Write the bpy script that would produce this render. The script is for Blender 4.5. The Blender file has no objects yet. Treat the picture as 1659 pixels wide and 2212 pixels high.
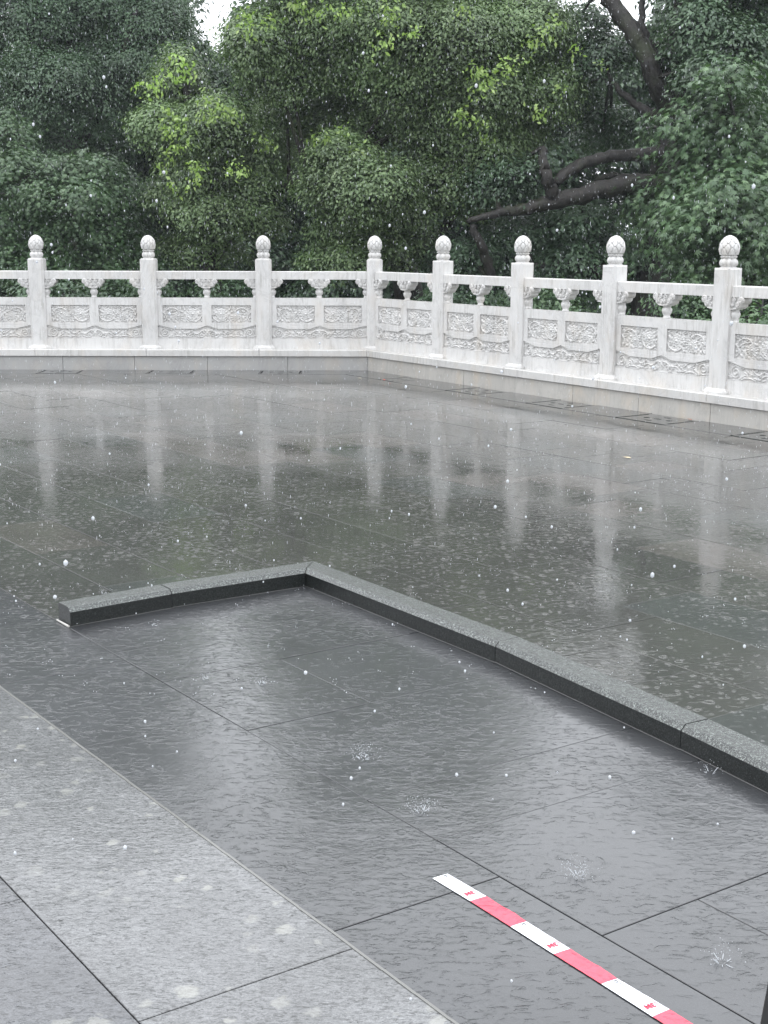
import bpy, bmesh, math, random
import numpy as np
from mathutils import Vector, Matrix

scene = bpy.context.scene
C = scene.collection
PI = math.pi
rnd = random.Random(7)
rng = np.random.default_rng(7)

# ------------------------------------------------------------------ camera
EYE = np.array([0.0, 0.0, 1.65])
FPX, PITCH, ROLL = 2787.68, 0.20868, 0.00245          # focal length against a 1659 x 2212 frame
fw = np.array([0, math.cos(PITCH), -math.sin(PITCH)])
up0 = np.array([0, math.sin(PITCH), math.cos(PITCH)])
rt0 = np.array([1.0, 0, 0])
rt = rt0 * math.cos(ROLL) + up0 * math.sin(ROLL)
up = -rt0 * math.sin(ROLL) + up0 * math.cos(ROLL)
cam_data = bpy.data.cameras.new('camera')
cam = bpy.data.objects.new('camera', cam_data)
C.objects.link(cam)
cam_data.sensor_fit = 'VERTICAL'
cam_data.sensor_height = 36.0
cam_data.sensor_width = 27.0
cam_data.lens = FPX / 2212 * 36.0
cam_data.clip_start = 0.05
cam_data.clip_end = 3000
cam.matrix_world = Matrix(((rt[0], up[0], -fw[0], EYE[0]), (rt[1], up[1], -fw[1], EYE[1]),
                           (rt[2], up[2], -fw[2], EYE[2]), (0, 0, 0, 1)))
scene.camera = cam
scene.render.resolution_x, scene.render.resolution_y = 768, 1024


def ray(x, y):
    return fw + rt * (x - 829.5) / FPX - up * (y - 1106) / FPX


def ground(x, y, z=0.0):
    d = ray(x, y)
    return EYE + d * (z - EYE[2]) / d[2]


def deep(x, y, dist):
    d = ray(x, y)
    return EYE + d * dist / d[1]


# ------------------------------------------------------------------ sky, sun, exposure
world = bpy.data.worlds.new('World')
scene.world = world
world.use_nodes = True
wt = world.node_tree
wn, wl = wt.nodes, wt.links
bg = wn['Background']
sky = wn.new('ShaderNodeTexSky')
sky.sky_type = 'NISHITA'
sky.sun_disc = False
SUN_ELEV, SUN_ROT = math.radians(58), math.radians(-75)
sky.sun_elevation = SUN_ELEV
sky.sun_rotation = SUN_ROT
mixw = wn.new('ShaderNodeMix')
mixw.data_type = 'RGBA'
mixw.inputs['Factor'].default_value = 0.93            # closed rain cloud over the clear sky
tcw = wn.new('ShaderNodeTexCoord')
spw = wn.new('ShaderNodeSeparateXYZ')
wl.new(tcw.outputs['Generated'], spw.inputs[0])
mxw = wn.new('ShaderNodeMath'); mxw.operation = 'MAXIMUM'; mxw.inputs[1].default_value = 0.0
wl.new(spw.outputs['Z'], mxw.inputs[0])
lum = wn.new('ShaderNodeMath'); lum.operation = 'MULTIPLY_ADD'                 # overcast sky: zenith brighter than the horizon
lum.inputs[1].default_value = 21.5; lum.inputs[2].default_value = 17.0
wl.new(mxw.outputs[0], lum.inputs[0])
vmw = wn.new('ShaderNodeVectorMath'); vmw.operation = 'SCALE'
vmw.inputs[0].default_value = (0.975, 1.0, 1.045)
wl.new(lum.outputs[0], vmw.inputs['Scale'])
wl.new(vmw.outputs[0], mixw.inputs['B'])
wl.new(sky.outputs['Color'], mixw.inputs['A'])
wl.new(mixw.outputs['Result'], bg.inputs['Color'])
bg.inputs['Strength'].default_value = 0.1

sun_data = bpy.data.lights.new('sun', 'SUN')
sun_data.energy = 0.5
sun_data.angle = math.radians(40)
sun_data.color = (1.0, 0.97, 0.93)
sun = bpy.data.objects.new('sun', sun_data)
C.objects.link(sun)
sd = Vector((math.sin(SUN_ROT) * math.cos(SUN_ELEV), math.cos(SUN_ROT) * math.cos(SUN_ELEV), math.sin(SUN_ELEV)))
sun.rotation_euler = sd.to_track_quat('Z', 'Y').to_euler()

scene.view_settings.view_transform = 'Standard'
scene.view_settings.look = 'None'
scene.view_settings.gamma = 1
scene.view_settings.exposure = 0.0
scene.view_settings.use_curve_mapping = False


# ------------------------------------------------------------------ helpers
def mesh_from(verts, faces, mat, name='mesh', smooth=False):
    me = bpy.data.meshes.new(name)
    me.from_pydata([tuple(map(float, v)) for v in verts], [], faces)
    me.materials.append(mat)
    if smooth:
        me.polygons.foreach_set('use_smooth', [True] * len(me.polygons))
    me.update()
    return me


def link(name, me, parent=None, loc=None, rotz=None, scale=None, kind=None, label=None):
    o = bpy.data.objects.new(name, me)
    C.objects.link(o)
    if parent is not None:
        o.parent = parent
    if loc is not None:
        o.location = tuple(map(float, loc))
    if rotz is not None:
        o.rotation_euler = (0, 0, rotz)
    if scale is not None:
        o.scale = scale
    if kind:
        o['kind'] = kind
    if label:
        o['label'] = label
    return o


def thing(name, label, cat, loc=(0, 0, 0), rotz=0.0, group=None):
    o = bpy.data.objects.new(name, None)
    C.objects.link(o)
    o.empty_display_size = 0.1
    o.location = tuple(map(float, loc))
    o.rotation_euler = (0, 0, rotz)
    o['label'] = label
    o['category'] = cat
    if group:
        o['group'] = group
    return o


def box_vf(x0, x1, y0, y1, z0, z1, bev=0.0):
    """box with a bevelled upper rim"""
    if bev <= 0:
        v = [(x, y, z) for z in (z0, z1) for x, y in ((x0, y0), (x1, y0), (x1, y1), (x0, y1))]
        f = [(3, 2, 1, 0), (4, 5, 6, 7), (0, 1, 5, 4), (1, 2, 6, 5), (2, 3, 7, 6), (3, 0, 4, 7)]
        return v, f
    b = bev
    r0 = [(x0, y0, z0), (x1, y0, z0), (x1, y1, z0), (x0, y1, z0)]
    r1 = [(x0, y0, z1 - b), (x1, y0, z1 - b), (x1, y1, z1 - b), (x0, y1, z1 - b)]
    r2 = [(x0 + b, y0 + b, z1), (x1 - b, y0 + b, z1), (x1 - b, y1 - b, z1), (x0 + b, y1 - b, z1)]
    v = r0 + r1 + r2
    f = [(3, 2, 1, 0), (8, 9, 10, 11)]
    for i in range(4):
        j = (i + 1) % 4
        f += [(i, j, 4 + j, 4 + i), (4 + i, 4 + j, 8 + j, 8 + i)]
    return v, f


class MB:
    def __init__(self):
        self.v, self.f = [], []

    def add(self, vf, M=None):
        v, f = vf
        n = len(self.v)
        if M is not None:
            v = [tuple(M @ Vector(p)) for p in v]
        self.v += list(v)
        self.f += [tuple(i + n for i in q) for q in f]
        return self

    def mesh(self, mat, name='mesh', smooth=False):
        return mesh_from(self.v, self.f, mat, name, smooth)


def prism_vf(poly, z0, z1, bev=0.0):
    """poly: counter-clockwise 2D outline, extruded, rim chamfered by bev"""
    n = len(poly)
    c = (sum(p[0] for p in poly) / n, sum(p[1] for p in poly) / n)
    v = [(x, y, z0) for x, y in poly]
    if bev > 0:
        v += [(x, y, z1 - bev) for x, y in poly]
        ins = []
        for i in range(n):
            a, b, d = Vector(poly[i - 1]), Vector(poly[i]), Vector(poly[(i + 1) % n])
            e1, e2 = (b - a).normalized(), (d - b).normalized()
            n1, n2 = Vector((-e1.y, e1.x)), Vector((-e2.y, e2.x))
            m = (n1 + n2)
            k = max(0.35, m.dot(n1))
            q = b + m * (bev / k)
            ins.append((q.x, q.y, z1))
        v += ins
        f = [tuple(range(n - 1, -1, -1)), tuple(range(2 * n, 3 * n))]
        for i in range(n):
            j = (i + 1) % n
            f += [(i, j, n + j, n + i), (n + i, n + j, 2 * n + j, 2 * n + i)]
    else:
        v += [(x, y, z1) for x, y in poly]
        f = [tuple(range(n - 1, -1, -1)), tuple(range(n, 2 * n))]
        for i in range(n):
            j = (i + 1) % n
            f += [(i, j, n + j, n + i)]
    return v, f


def lathe_vf(profile, seg, rfun=None):
    """profile list of (r, z)"""
    v, f = [], []
    for k, (r, z) in enumerate(profile):
        for s in range(seg):
            a = 2 * PI * s / seg
            rr = r + (rfun(a, z, r) if rfun else 0)
            v.append((rr * math.cos(a), rr * math.sin(a), z))
    m = len(profile)
    for k in range(m - 1):
        for s in range(seg):
            t = (s + 1) % seg
            f.append((k * seg + s, k * seg + t, (k + 1) * seg + t, (k + 1) * seg + s))
    f.append(tuple(range(seg - 1, -1, -1)))
    f.append(tuple((m - 1) * seg + s for s in range(seg)))
    return v, f


def tube_vf(pts, radii, seg=7, wob=0.0):
    v, f = [], []
    P = [Vector(tuple(map(float, p))) for p in pts]
    prev = None
    for i, p in enumerate(P):
        d = (P[min(i + 1, len(P) - 1)] - P[max(i - 1, 0)]).normalized()
        ref = Vector((0, 1, 0)) if abs(d.y) < 0.9 else Vector((1, 0, 0))
        a = d.cross(ref).normalized()
        b = d.cross(a).normalized()
        for s in range(seg):
            t = 2 * PI * s / seg
            r = radii[i] * (1 + wob * math.sin(s * 2.1 + i * 1.7))
            v.append(tuple(p + (a * math.cos(t) + b * math.sin(t)) * r))
    for i in range(len(P) - 1):
        for s in range(seg):
            t = (s + 1) % seg
            f.append((i * seg + s, i * seg + t, (i + 1) * seg + t, (i + 1) * seg + s))
    f.append(tuple(range(seg - 1, -1, -1)))
    f.append(tuple((len(P) - 1) * seg + s for s in range(seg)))
    return v, f


def spline(pts, radii, sub=5, jit=0.0):
    """Catmull-Rom through the points, radii interpolated"""
    P = [np.array(p, float) for p in pts]
    out, rr = [], []
    for i in range(len(P) - 1):
        p0, p1, p2, p3 = P[max(i - 1, 0)], P[i], P[i + 1], P[min(i + 2, len(P) - 1)]
        for k in range(sub):
            t = k / sub
            q = 0.5 * ((2 * p1) + (-p0 + p2) * t + (2 * p0 - 5 * p1 + 4 * p2 - p3) * t * t + (-p0 + 3 * p1 - 3 * p2 + p3) * t ** 3)
            out.append(q + rng.normal(0, jit, 3))
            rr.append(radii[i] * (1 - t) + radii[i + 1] * t)
    out.append(P[-1]); rr.append(radii[-1])
    return out, rr


# ------------------------------------------------------------------ materials
def new_mat(name):
    m = bpy.data.materials.new(name)
    m.use_nodes = True
    nt = m.node_tree
    return m, nt, nt.nodes, nt.links, nt.nodes['Principled BSDF']


def noise(N, L, vec, scale, detail=4, rough=0.55, dist=0.0):
    n = N.new('ShaderNodeTexNoise')
    n.inputs['Scale'].default_value = scale
    n.inputs['Detail'].default_value = detail
    n.inputs['Roughness'].default_value = rough
    n.inputs['Distortion'].default_value = dist
    if vec is not None:
        L.new(vec, n.inputs['Vector'])
    return n


def ramp(N, L, src, stops):
    r = N.new('ShaderNodeValToRGB')
    el = r.color_ramp.elements
    while len(el) < len(stops):
        el.new(0.5)
    for e, (p, c) in zip(el, stops):
        e.position = p
        e.color = (c[0], c[1], c[2], 1) if isinstance(c, (tuple, list)) else (c, c, c, 1)
    L.new(src, r.inputs['Fac'])
    return r


def mth(N, L, op, a, b=None, c=None, clamp=False):
    n = N.new('ShaderNodeMath')
    n.operation = op
    n.use_clamp = clamp
    for i, q in enumerate((a, b, c)):
        if q is None:
            continue
        if isinstance(q, (int, float)):
            n.inputs[i].default_value = q
        else:
            L.new(q, n.inputs[i])
    return n.outputs[0]


def mixc(N, L, fac, a, b, mode='MIX'):
    n = N.new('ShaderNodeMix')
    n.data_type = 'RGBA'
    n.blend_type = mode
    for key, q in (('Factor', fac), ('A', a), ('B', b)):
        if isinstance(q, (int, float)):
            n.inputs[key].default_value = q
        elif isinstance(q, tuple):
            n.inputs[key].default_value = (q[0], q[1], q[2], 1)
        else:
            L.new(q, n.inputs[key])
    return n.outputs['Result']


def wposition(N):
    return N.new('ShaderNodeNewGeometry').outputs['Position']


def mapping(N, L, vec, scale, rot=(0, 0, 0)):
    m = N.new('ShaderNodeMapping')
    m.inputs['Scale'].default_value = scale
    m.inputs['Rotation'].default_value = rot
    L.new(vec, m.inputs['Vector'])
    return m.outputs['Vector']


def ripple_normal(N, L, pos, amp=1.0, rings=True, ring=1.0):
    """film of rain water: short wind waves plus the rings of single drops"""
    n0 = noise(N, L, mapping(N, L, pos, (1, 1.3, 1)), 7, 2, 0.5)
    n1 = noise(N, L, mapping(N, L, pos, (0.8, 1.5, 1)), 30, 3, 0.6, 0.8)
    n2 = noise(N, L, pos, 75, 2, 0.5)
    crest = mth(N, L, 'MULTIPLY', mth(N, L, 'MAXIMUM', mth(N, L, 'SUBTRACT', n1.outputs['Fac'], 0.56), 0.0), 4.0)
    h = mth(N, L, 'ADD', mth(N, L, 'ADD', mth(N, L, 'MULTIPLY', n1.outputs['Fac'], 0.8), crest), mth(N, L, 'MULTIPLY', n2.outputs['Fac'], 0.12))
    h = mth(N, L, 'ADD', h, mth(N, L, 'MULTIPLY', n0.outputs['Fac'], 1.2))
    if rings:
        for sc, k in ((15.0, 0.8), (29.0, 0.45)):
            v = N.new('ShaderNodeTexVoronoi')
            v.inputs['Scale'].default_value = sc
            v.voronoi_dimensions = '2D'
            L.new(pos, v.inputs['Vector'])
            d = v.outputs['Distance']
            sep = N.new('ShaderNodeSeparateColor')
            L.new(v.outputs['Color'], sep.inputs['Color'])
            act = mth(N, L, 'GREATER_THAN', sep.outputs['Red'], 0.72)
            rad = mth(N, L, 'MULTIPLY_ADD', sep.outputs['Green'], 0.20, 0.05)
            q = mth(N, L, 'DIVIDE', mth(N, L, 'SUBTRACT', d, rad), 0.06)
            g = mth(N, L, 'POWER', 2.718, mth(N, L, 'MULTIPLY', mth(N, L, 'MULTIPLY', q, q), -1.0))
            h = mth(N, L, 'ADD', h, mth(N, L, 'MULTIPLY', mth(N, L, 'MULTIPLY', g, act), k * ring))
    b = N.new('ShaderNodeBump')
    b.inputs['Strength'].default_value = 1.0
    patch = ramp(N, L, noise(N, L, pos, 1.15, 3, 0.6).outputs['Fac'], [(0.36, 0.25), (0.62, 1.5)])
    L.new(mth(N, L, 'MULTIPLY', patch.outputs['Color'], 0.0011 * amp), b.inputs['Distance'])
    L.new(h, b.inputs['Height'])
    return b.outputs['Normal']


def wet_paving(name, amp, spots, dry):
    """stone slab under rain; the tint attribute carries each slab's own stone colour"""
    m, nt, N, L, B = new_mat(name)
    pos = wposition(N)
    at = N.new('ShaderNodeAttribute')
    at.attribute_name = 'tint'
    col = at.outputs['Color']
    grain = noise(N, L, pos, 260, 3, 0.7)
    g = ramp(N, L, grain.outputs['Fac'], [(0.3, 0.62), (0.52, 1.0), (0.72, 1.45)])
    col = mixc(N, L, 1.0, col, g.outputs['Color'], 'MULTIPLY')
    mott = noise(N, L, pos, 3.1, 5, 0.65)
    mo = ramp(N, L, mott.outputs['Fac'], [(0.25, 0.72), (0.5, 1.0), (0.75, 1.25)])
    col = mixc(N, L, 1.0, col, mo.outputs['Color'], 'MULTIPLY')
    if spots:
        # short dark veins and pale lichen spots of the light granite
        w = noise(N, L, mapping(N, L, pos, (1, 2.4, 1), (0, 0, 0.5)), 55, 5, 0.72, 1.2)
        wv = ramp(N, L, w.outputs['Fac'], [(0.40, 0.22), (0.48, 0.85), (0.62, 1.35)])
        col = mixc(N, L, 1.0, col, wv.outputs['Color'], 'MULTIPLY')
        vo = N.new('ShaderNodeTexVoronoi')
        vo.inputs['Scale'].default_value = 13.0
        vo.voronoi_dimensions = '2D'
        nn = noise(N, L, pos, 30, 3)
        off = N.new('ShaderNodeVectorMath')
        off.operation = 'MULTIPLY_ADD'
        off.inputs[1].default_value = (0.055, 0.055, 0)
        L.new(nn.outputs['Color'], off.inputs[0])
        L.new(pos, off.inputs[2])
        L.new(off.outputs[0], vo.inputs['Vector'])
        sepc = N.new('ShaderNodeSeparateColor')
        L.new(vo.outputs['Color'], sepc.inputs['Color'])
        lim = mth(N, L, 'MULTIPLY', mth(N, L, 'POWER', sepc.outputs['Blue'], 2.0), 0.42)
        sp = mth(N, L, 'SUBTRACT', lim, vo.outputs['Distance'])
        sp = mth(N, L, 'MULTIPLY', sp, 7.0, clamp=True)
        reg = ramp(N, L, noise(N, L, pos, 1.6, 2).outputs['Fac'], [(0.40, 0.0), (0.55, 1.0)])
        sp = mth(N, L, 'MULTIPLY', mth(N, L, 'MULTIPLY', sp, reg.outputs['Color']), 0.5)
        col = mixc(N, L, sp, col, (0.27, 0.27, 0.24))
    L.new(col, B.inputs['Base Color'])
    # depth of the water film
    film = noise(N, L, pos, 0.9, 3, 0.6)
    fr = ramp(N, L, film.outputs['Fac'], [(0.38, 0.13 if dry else 0.06), (0.56, 0.035 if dry else 0.015)])
    B.inputs['Roughness'].default_value = 0.42 if dry else 0.55
    B.inputs['Specular IOR Level'].default_value = 0.35 if dry else 0.3
    bb = N.new('ShaderNodeBump')
    bb.inputs['Strength'].default_value = 0.35
    bb.inputs['Distance'].default_value = 0.001
    L.new(grain.outputs['Fac'], bb.inputs['Height'])
    L.new(bb.outputs['Normal'], B.inputs['Normal'])
    B.inputs['Coat Weight'].default_value = 1.0
    B.inputs['Coat IOR'].default_value = 1.5
    L.new(fr.outputs['Color'], B.inputs['Coat Roughness'])
    L.new(ripple_normal(N, L, pos, amp, True, 0.30 if dry else 2.6), B.inputs['Coat Normal'])
    return m


def marble(name, base, warm, streaks=0.5, wet=0.25, drip=1.0):
    m, nt, N, L, B = new_mat(name)
    pos = wposition(N)
    v1 = noise(N, L, mapping(N, L, pos, (1, 1, 0.55), (0.3, 0.5, 0.2)), 2.3, 8, 0.62, 1.8)
    vein = ramp(N, L, mth(N, L, 'ABSOLUTE', mth(N, L, 'SUBTRACT', v1.outputs['Fac'], 0.5)), [(0.0, 0.80), (0.014, 0.94), (0.05, 1.0)])
    cl = ramp(N, L, noise(N, L, pos, 1.7, 5, 0.6, 0.5).outputs['Fac'], [(0.3, 0.84), (0.55, 1.0)])
    col = mixc(N, L, 0.75, base, vein.outputs['Color'], 'MULTIPLY')
    col = mixc(N, L, 0.8, col, cl.outputs['Color'], 'MULTIPLY')
    # rain streaks running down
    st = noise(N, L, mapping(N, L, pos, (1, 1, 0.07)), 42, 4, 0.7)
    big = noise(N, L, pos, 3.3, 3, 0.6)
    sr = ramp(N, L, st.outputs['Fac'], [(0.48, 0.0), (0.68, 1.0)])
    br = ramp(N, L, big.outputs['Fac'], [(0.40, 0.0), (0.62, 1.0)])
    sf = mth(N, L, 'MULTIPLY', mth(N, L, 'MULTIPLY', sr.outputs['Color'], br.outputs['Color']), streaks * drip)
    col = mixc(N, L, sf, col, (0.30, 0.29, 0.27))
    wm = ramp(N, L, noise(N, L, mapping(N, L, pos, (1, 1, 0.4)), 5.0, 4, 0.6).outputs['Fac'], [(0.5, 0.0), (0.75, 1.0)])
    col = mixc(N, L, mth(N, L, 'MULTIPLY', wm.outputs['Color'], warm), col, (0.50, 0.42, 0.32))
    L.new(col, B.inputs['Base Color'])
    B.inputs['Roughness'].default_value = 0.42
    B.inputs['Coat Weight'].default_value = wet
    B.inputs['Coat Roughness'].default_value = 0.15
    b = N.new('ShaderNodeBump')
    b.inputs['Strength'].default_value = 0.25
    b.inputs['Distance'].default_value = 0.002
    L.new(noise(N, L, pos, 90, 4, 0.7).outputs['Fac'], b.inputs['Height'])
    L.new(b.outputs['Normal'], B.inputs['Normal'])
    return m


M_PAVE = wet_paving('wet_grey_paving', 0.42, False, False)
M_PAVE_N = wet_paving('wet_dark_paving', 1.5, False, True)
M_PAVE_L = wet_paving('wet_light_granite', 1.1, True, True)
M_MARBLE = marble('white_marble', (0.585, 0.578, 0.565), 0.28, 0.75, 0.15)
M_COPING = marble('coping_marble', (0.52, 0.512, 0.495), 0.35, 0.8, 0.3)
M_PLINTH = marble('damp_grey_limestone_shaded', (0.33, 0.328, 0.32), 0.30, 0.7, 0.25)  # left plinth: damp stone, its weaker lighting also put into the darker colour
M_PLINTH_R = marble('cream_limestone_lit', (0.42, 0.405, 0.375), 0.55, 0.8, 0.2)  # right plinth: lighter copy, the brighter light on that side put into the colour


def simple(name, col, rough=0.5, coat=0.0, spec=0.5):
    m, nt, N, L, B = new_mat(name)
    B.inputs['Base Color'].default_value = (*col, 1)
    B.inputs['Roughness'].default_value = rough
    B.inputs['Coat Weight'].default_value = coat
    B.inputs['Specular IOR Level'].default_value = spec
    return m


def granite(name, dark, light, coatr, sc=330, coat_ior=1.5):
    m, nt, N, L, B = new_mat(name)
    pos = wposition(N)
    n = noise(N, L, pos, sc, 2, 0.8)
    n2 = noise(N, L, pos, sc * 0.45, 2, 0.8)
    s = mth(N, L, 'ADD', mth(N, L, 'MULTIPLY', n.outputs['Fac'], 0.6), mth(N, L, 'MULTIPLY', n2.outputs['Fac'], 0.4))
    r = ramp(N, L, s, [(0.47, dark), (0.56, tuple(0.35 * (a + b) for a, b in zip(dark, light))), (0.66, light)])
    L.new(r.outputs['Color'], B.inputs['Base Color'])
    B.inputs['Roughness'].default_value = 0.45
    B.inputs['Coat Weight'].default_value = 0.9
    B.inputs['Coat IOR'].default_value = coat_ior
    B.inputs['Specular IOR Level'].default_value = 0.2
    B.inputs['Coat Roughness'].default_value = coatr
    film = noise(N, L, mapping(N, L, pos, (1, 1.6, 1)), 46, 4, 0.7, 1.0)
    b = N.new('ShaderNodeBump')
    b.inputs['Strength'].default_value = 0.9
    b.inputs['Distance'].default_value = 0.0038
    L.new(film.outputs['Fac'], b.inputs['Height'])
    L.new(b.outputs['Normal'], B.inputs['Coat Normal'])
    return m


M_KERB = granite('black_green_granite_shaded', (0.001, 0.0015, 0.0015), (0.042, 0.052, 0.048), 0.08, 300, 1.3)  # kerb faces: darker copy of one granite, their shade put into the colour
M_KERBTOP = granite('sky_lit_granite_top', (0.012, 0.014, 0.014), (0.21, 0.24, 0.22), 0.10, 240)  # kerb tops and chamfers: lighter copy, caught sky light put into the colour
M_JOINT = simple('joint_mortar', (0.018, 0.019, 0.02), 0.35, 0.6)
M_PALEJOINT = simple('pale_mortar', (0.12, 0.12, 0.112), 0.6, 0.5)
M_DRAIN_DARK = simple('drain_dark_sheet', (0.01, 0.01, 0.01), 0.6)  # black colour painted for the shade inside the drains


def bark_mat():
    m, nt, N, L, B = new_mat('wet_bark')
    tc = wposition(N)
    n = noise(N, L, mapping(N, L, tc, (1, 1, 0.6)), 14, 6, 0.7, 0.8)
    r = ramp(N, L, n.outputs['Fac'], [(0.3, (0.006, 0.005, 0.005)), (0.55, (0.024, 0.021, 0.018)), (0.75, (0.065, 0.058, 0.050))])
    moss = ramp(N, L, noise(N, L, tc, 2.5, 4).outputs['Fac'], [(0.5, 0.0), (0.68, 1.0)])
    col = mixc(N, L, mth(N, L, 'MULTIPLY', moss.outputs['Color'], 0.6), r.outputs['Color'], (0.035, 0.05, 0.015))
    L.new(col, B.inputs['Base Color'])
    B.inputs['Roughness'].default_value = 0.55
    b = N.new('ShaderNodeBump')
    b.inputs['Distance'].default_value = 0.03
    L.new(n.outputs['Fac'], b.inputs['Height'])
    L.new(b.outputs['Normal'], B.inputs['Normal'])
    return m


def leaf_mat(name, c1, c2, c3, trans=0.20):
    m, nt, N, L, B = new_mat(name)
    g = N.new('ShaderNodeNewGeometry')
    r = ramp(N, L, g.outputs['Random Per Island'], [(0.0, c1), (0.55, c2), (1.0, c3)])
    big = ramp(N, L, noise(N, L, g.outputs['Position'], 0.9, 3).outputs['Fac'], [(0.35, 0.7), (0.65, 1.3)])
    col = mixc(N, L, 1.0, r.outputs['Color'], big.outputs['Color'], 'MULTIPLY')
    L.new(col, B.inputs['Base Color'])
    B.inputs['Roughness'].default_value = 0.38
    B.inputs['Specular IOR Level'].default_value = 0.45
    tr = N.new('ShaderNodeBsdfTranslucent')
    tcol = mixc(N, L, 1.0, col, (1.2, 1.35, 0.75), 'MULTIPLY')
    L.new(tcol, tr.inputs['Color'])
    ms = N.new('ShaderNodeMixShader')
    ms.inputs['Fac'].default_value = trans
    L.new(B.outputs['BSDF'], ms.inputs[1])
    L.new(tr.outputs['BSDF'], ms.inputs[2])
    L.new(ms.outputs['Shader'], N['Material Output'].inputs['Surface'])
    return m


M_BARK = bark_mat()
M_LEAF_C = leaf_mat('camphor_leaf', (0.092, 0.146, 0.066), (0.132, 0.198, 0.088), (0.180, 0.250, 0.112))
M_LEAF_D = leaf_mat('dark_leaf', (0.052, 0.090, 0.054), (0.074, 0.122, 0.070), (0.100, 0.156, 0.088))
M_LEAF_M = leaf_mat('maple_leaf', (0.052, 0.096, 0.048), (0.076, 0.132, 0.064), (0.106, 0.170, 0.080))
M_LEAF_Y = leaf_mat('young_leaf', (0.20, 0.31, 0.08), (0.28, 0.41, 0.12), (0.34, 0.45, 0.16), 0.3)

# ------------------------------------------------------------------ ground, water beyond
gm, nt, N, L, B = new_mat('soil_and_litter')
r = ramp(N, L, noise(N, L, wposition(N), 3, 6, 0.7).outputs['Fac'], [(0.3, (0.02, 0.022, 0.015)), (0.6, (0.045, 0.05, 0.03)), (0.8, (0.03, 0.055, 0.02))])
L.new(r.outputs['Color'], B.inputs['Base Color'])
B.inputs['Roughness'].default_value = 0.8
gv, gf = [], []
xs = np.concatenate([np.linspace(-400, -40, 6), np.linspace(-30, 30, 31), np.linspace(40, 400, 6)])
ys = np.concatenate([np.linspace(-60, 10, 6), np.linspace(12, 60, 25), [70, 100]])
for y in ys:
    for x in xs:
        z = -0.12 if y < 18 else -0.12 - 3.6 * min(1, (y - 18) / 27.0) ** 1.1
        if y > 14:
            z += 0.05 * math.sin(x * 1.3 + y)
        gv.append((x, y, z))
nx = len(xs)
for j in range(len(ys) - 1):
    for i in range(nx - 1):
        gf.append((j * nx + i, j * nx + i + 1, (j + 1) * nx + i + 1, (j + 1) * nx + i))
link('ground', mesh_from(gv, gf, gm, smooth=True), kind='structure')
wm_, nt, N, L, B = new_mat('lake_water')
B.inputs['Base Color'].default_value = (0.25, 0.28, 0.28, 1)
B.inputs['Roughness'].default_value = 0.18
link('water', mesh_from([(-1500, 44, -3.4), (1500, 44, -3.4), (1500, 2600, -3.4), (-1500, 2600, -3.4)], [(0, 1, 2, 3)], wm_), kind='structure')

# ------------------------------------------------------------------ geometry of the balustrade line
POSTS_L = [(-7.29, 16.71), (-5.85, 16.71), (-4.422, 16.71), (-3.0, 16.71), (-1.541, 16.712), (-0.126, 16.712)]
POSTS_R = [(-0.126, 16.712), (0.690, 15.500), (1.500, 14.290), (2.304, 13.130), (3.128, 11.950), (3.945, 10.770), (4.76, 9.58)]
PZ, CAPZ = 0.26, 1.388
OFF = 0.166                                            # post axis to plinth face
dirL = np.array([1.0, 0.0]); dirR = np.array(POSTS_R[5]) - np.array(POSTS_R[0]); dirR /= np.hypot(*dirR)
angL, angR = 0.0, math.atan2(dirR[1], dirR[0])
nL = np.array([0.0, -1.0]); nR = np.array([dirR[1], -dirR[0]])
P4 = np.array(POSTS_L[-1])


def line_pt(off):
    """corner of the two lines moved towards the plaza by off"""
    A = np.array([nL, nR]); b = np.array([nL @ P4 + off, nR @ P4 + off])
    return np.linalg.solve(A, b)


def clip(poly, n, c):
    """keep n.p <= c"""
    out = []
    for i in range(len(poly)):
        a, b = poly[i], poly[(i + 1) % len(poly)]
        da, db = n @ a - c, n @ b - c
        if da <= 0:
            out.append(a)
        if (da < 0 < db) or (db < 0 < da):
            out.append(a + (b - a) * (da / (da - db)))
    return out


# ------------------------------------------------------------------ paving
E1 = np.array([math.cos(math.radians(-53)), math.sin(math.radians(-53))])
E2 = np.array([math.cos(math.radians(33)), math.sin(math.radians(33))])
O = np.array([-0.0696, 2.7887])


def uv(u, v):
    return O + E1 * u + E2 * v


base_poly = [line_pt(-0.02), np.array([8.5, line_pt(-0.02)[1] + (8.5 - line_pt(-0.02)[0]) * dirR[1] / dirR[0]]),
             np.array([8.5, -2.0]), np.array([-9.0, -2.0]), np.array([-9.0, line_pt(-0.02)[1]])]
base_poly = base_poly[::-1]
pav = link('plaza_paving', mesh_from([(p[0], p[1], -0.012) for p in base_poly], [tuple(range(len(base_poly)))][::1], M_JOINT), kind='structure')
if pav.data.polygons[0].normal.z < 0:
    pav.data.flip_normals()

BORD = 0.50
cL, cR = nL @ P4 + OFF + BORD, nR @ P4 + OFF + BORD    # inner edge of the border strip
tan_i = [0]
slabs = []                                             # (area on screen, polygon, tint, material, z)


def screen_area(poly):
    pts = []
    for p in poly:
        d = np.array([p[0], p[1], 0]) - EYE
        z = d @ fw
        if z < 0.2:
            return 0.0
        pts.append((829.5 + FPX * (d @ rt) / z, 1106 - FPX * (d @ up) / z))
    if max(q[0] for q in pts) < -30 or min(q[0] for q in pts) > 1690 or min(q[1] for q in pts) > 2240:
        return 0.0
    a = 0
    for i in range(len(pts)):
        x0, y0 = pts[i]; x1, y1 = pts[(i + 1) % len(pts)]
        a += x0 * y1 - x1 * y0
    return abs(a) / 2


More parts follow.
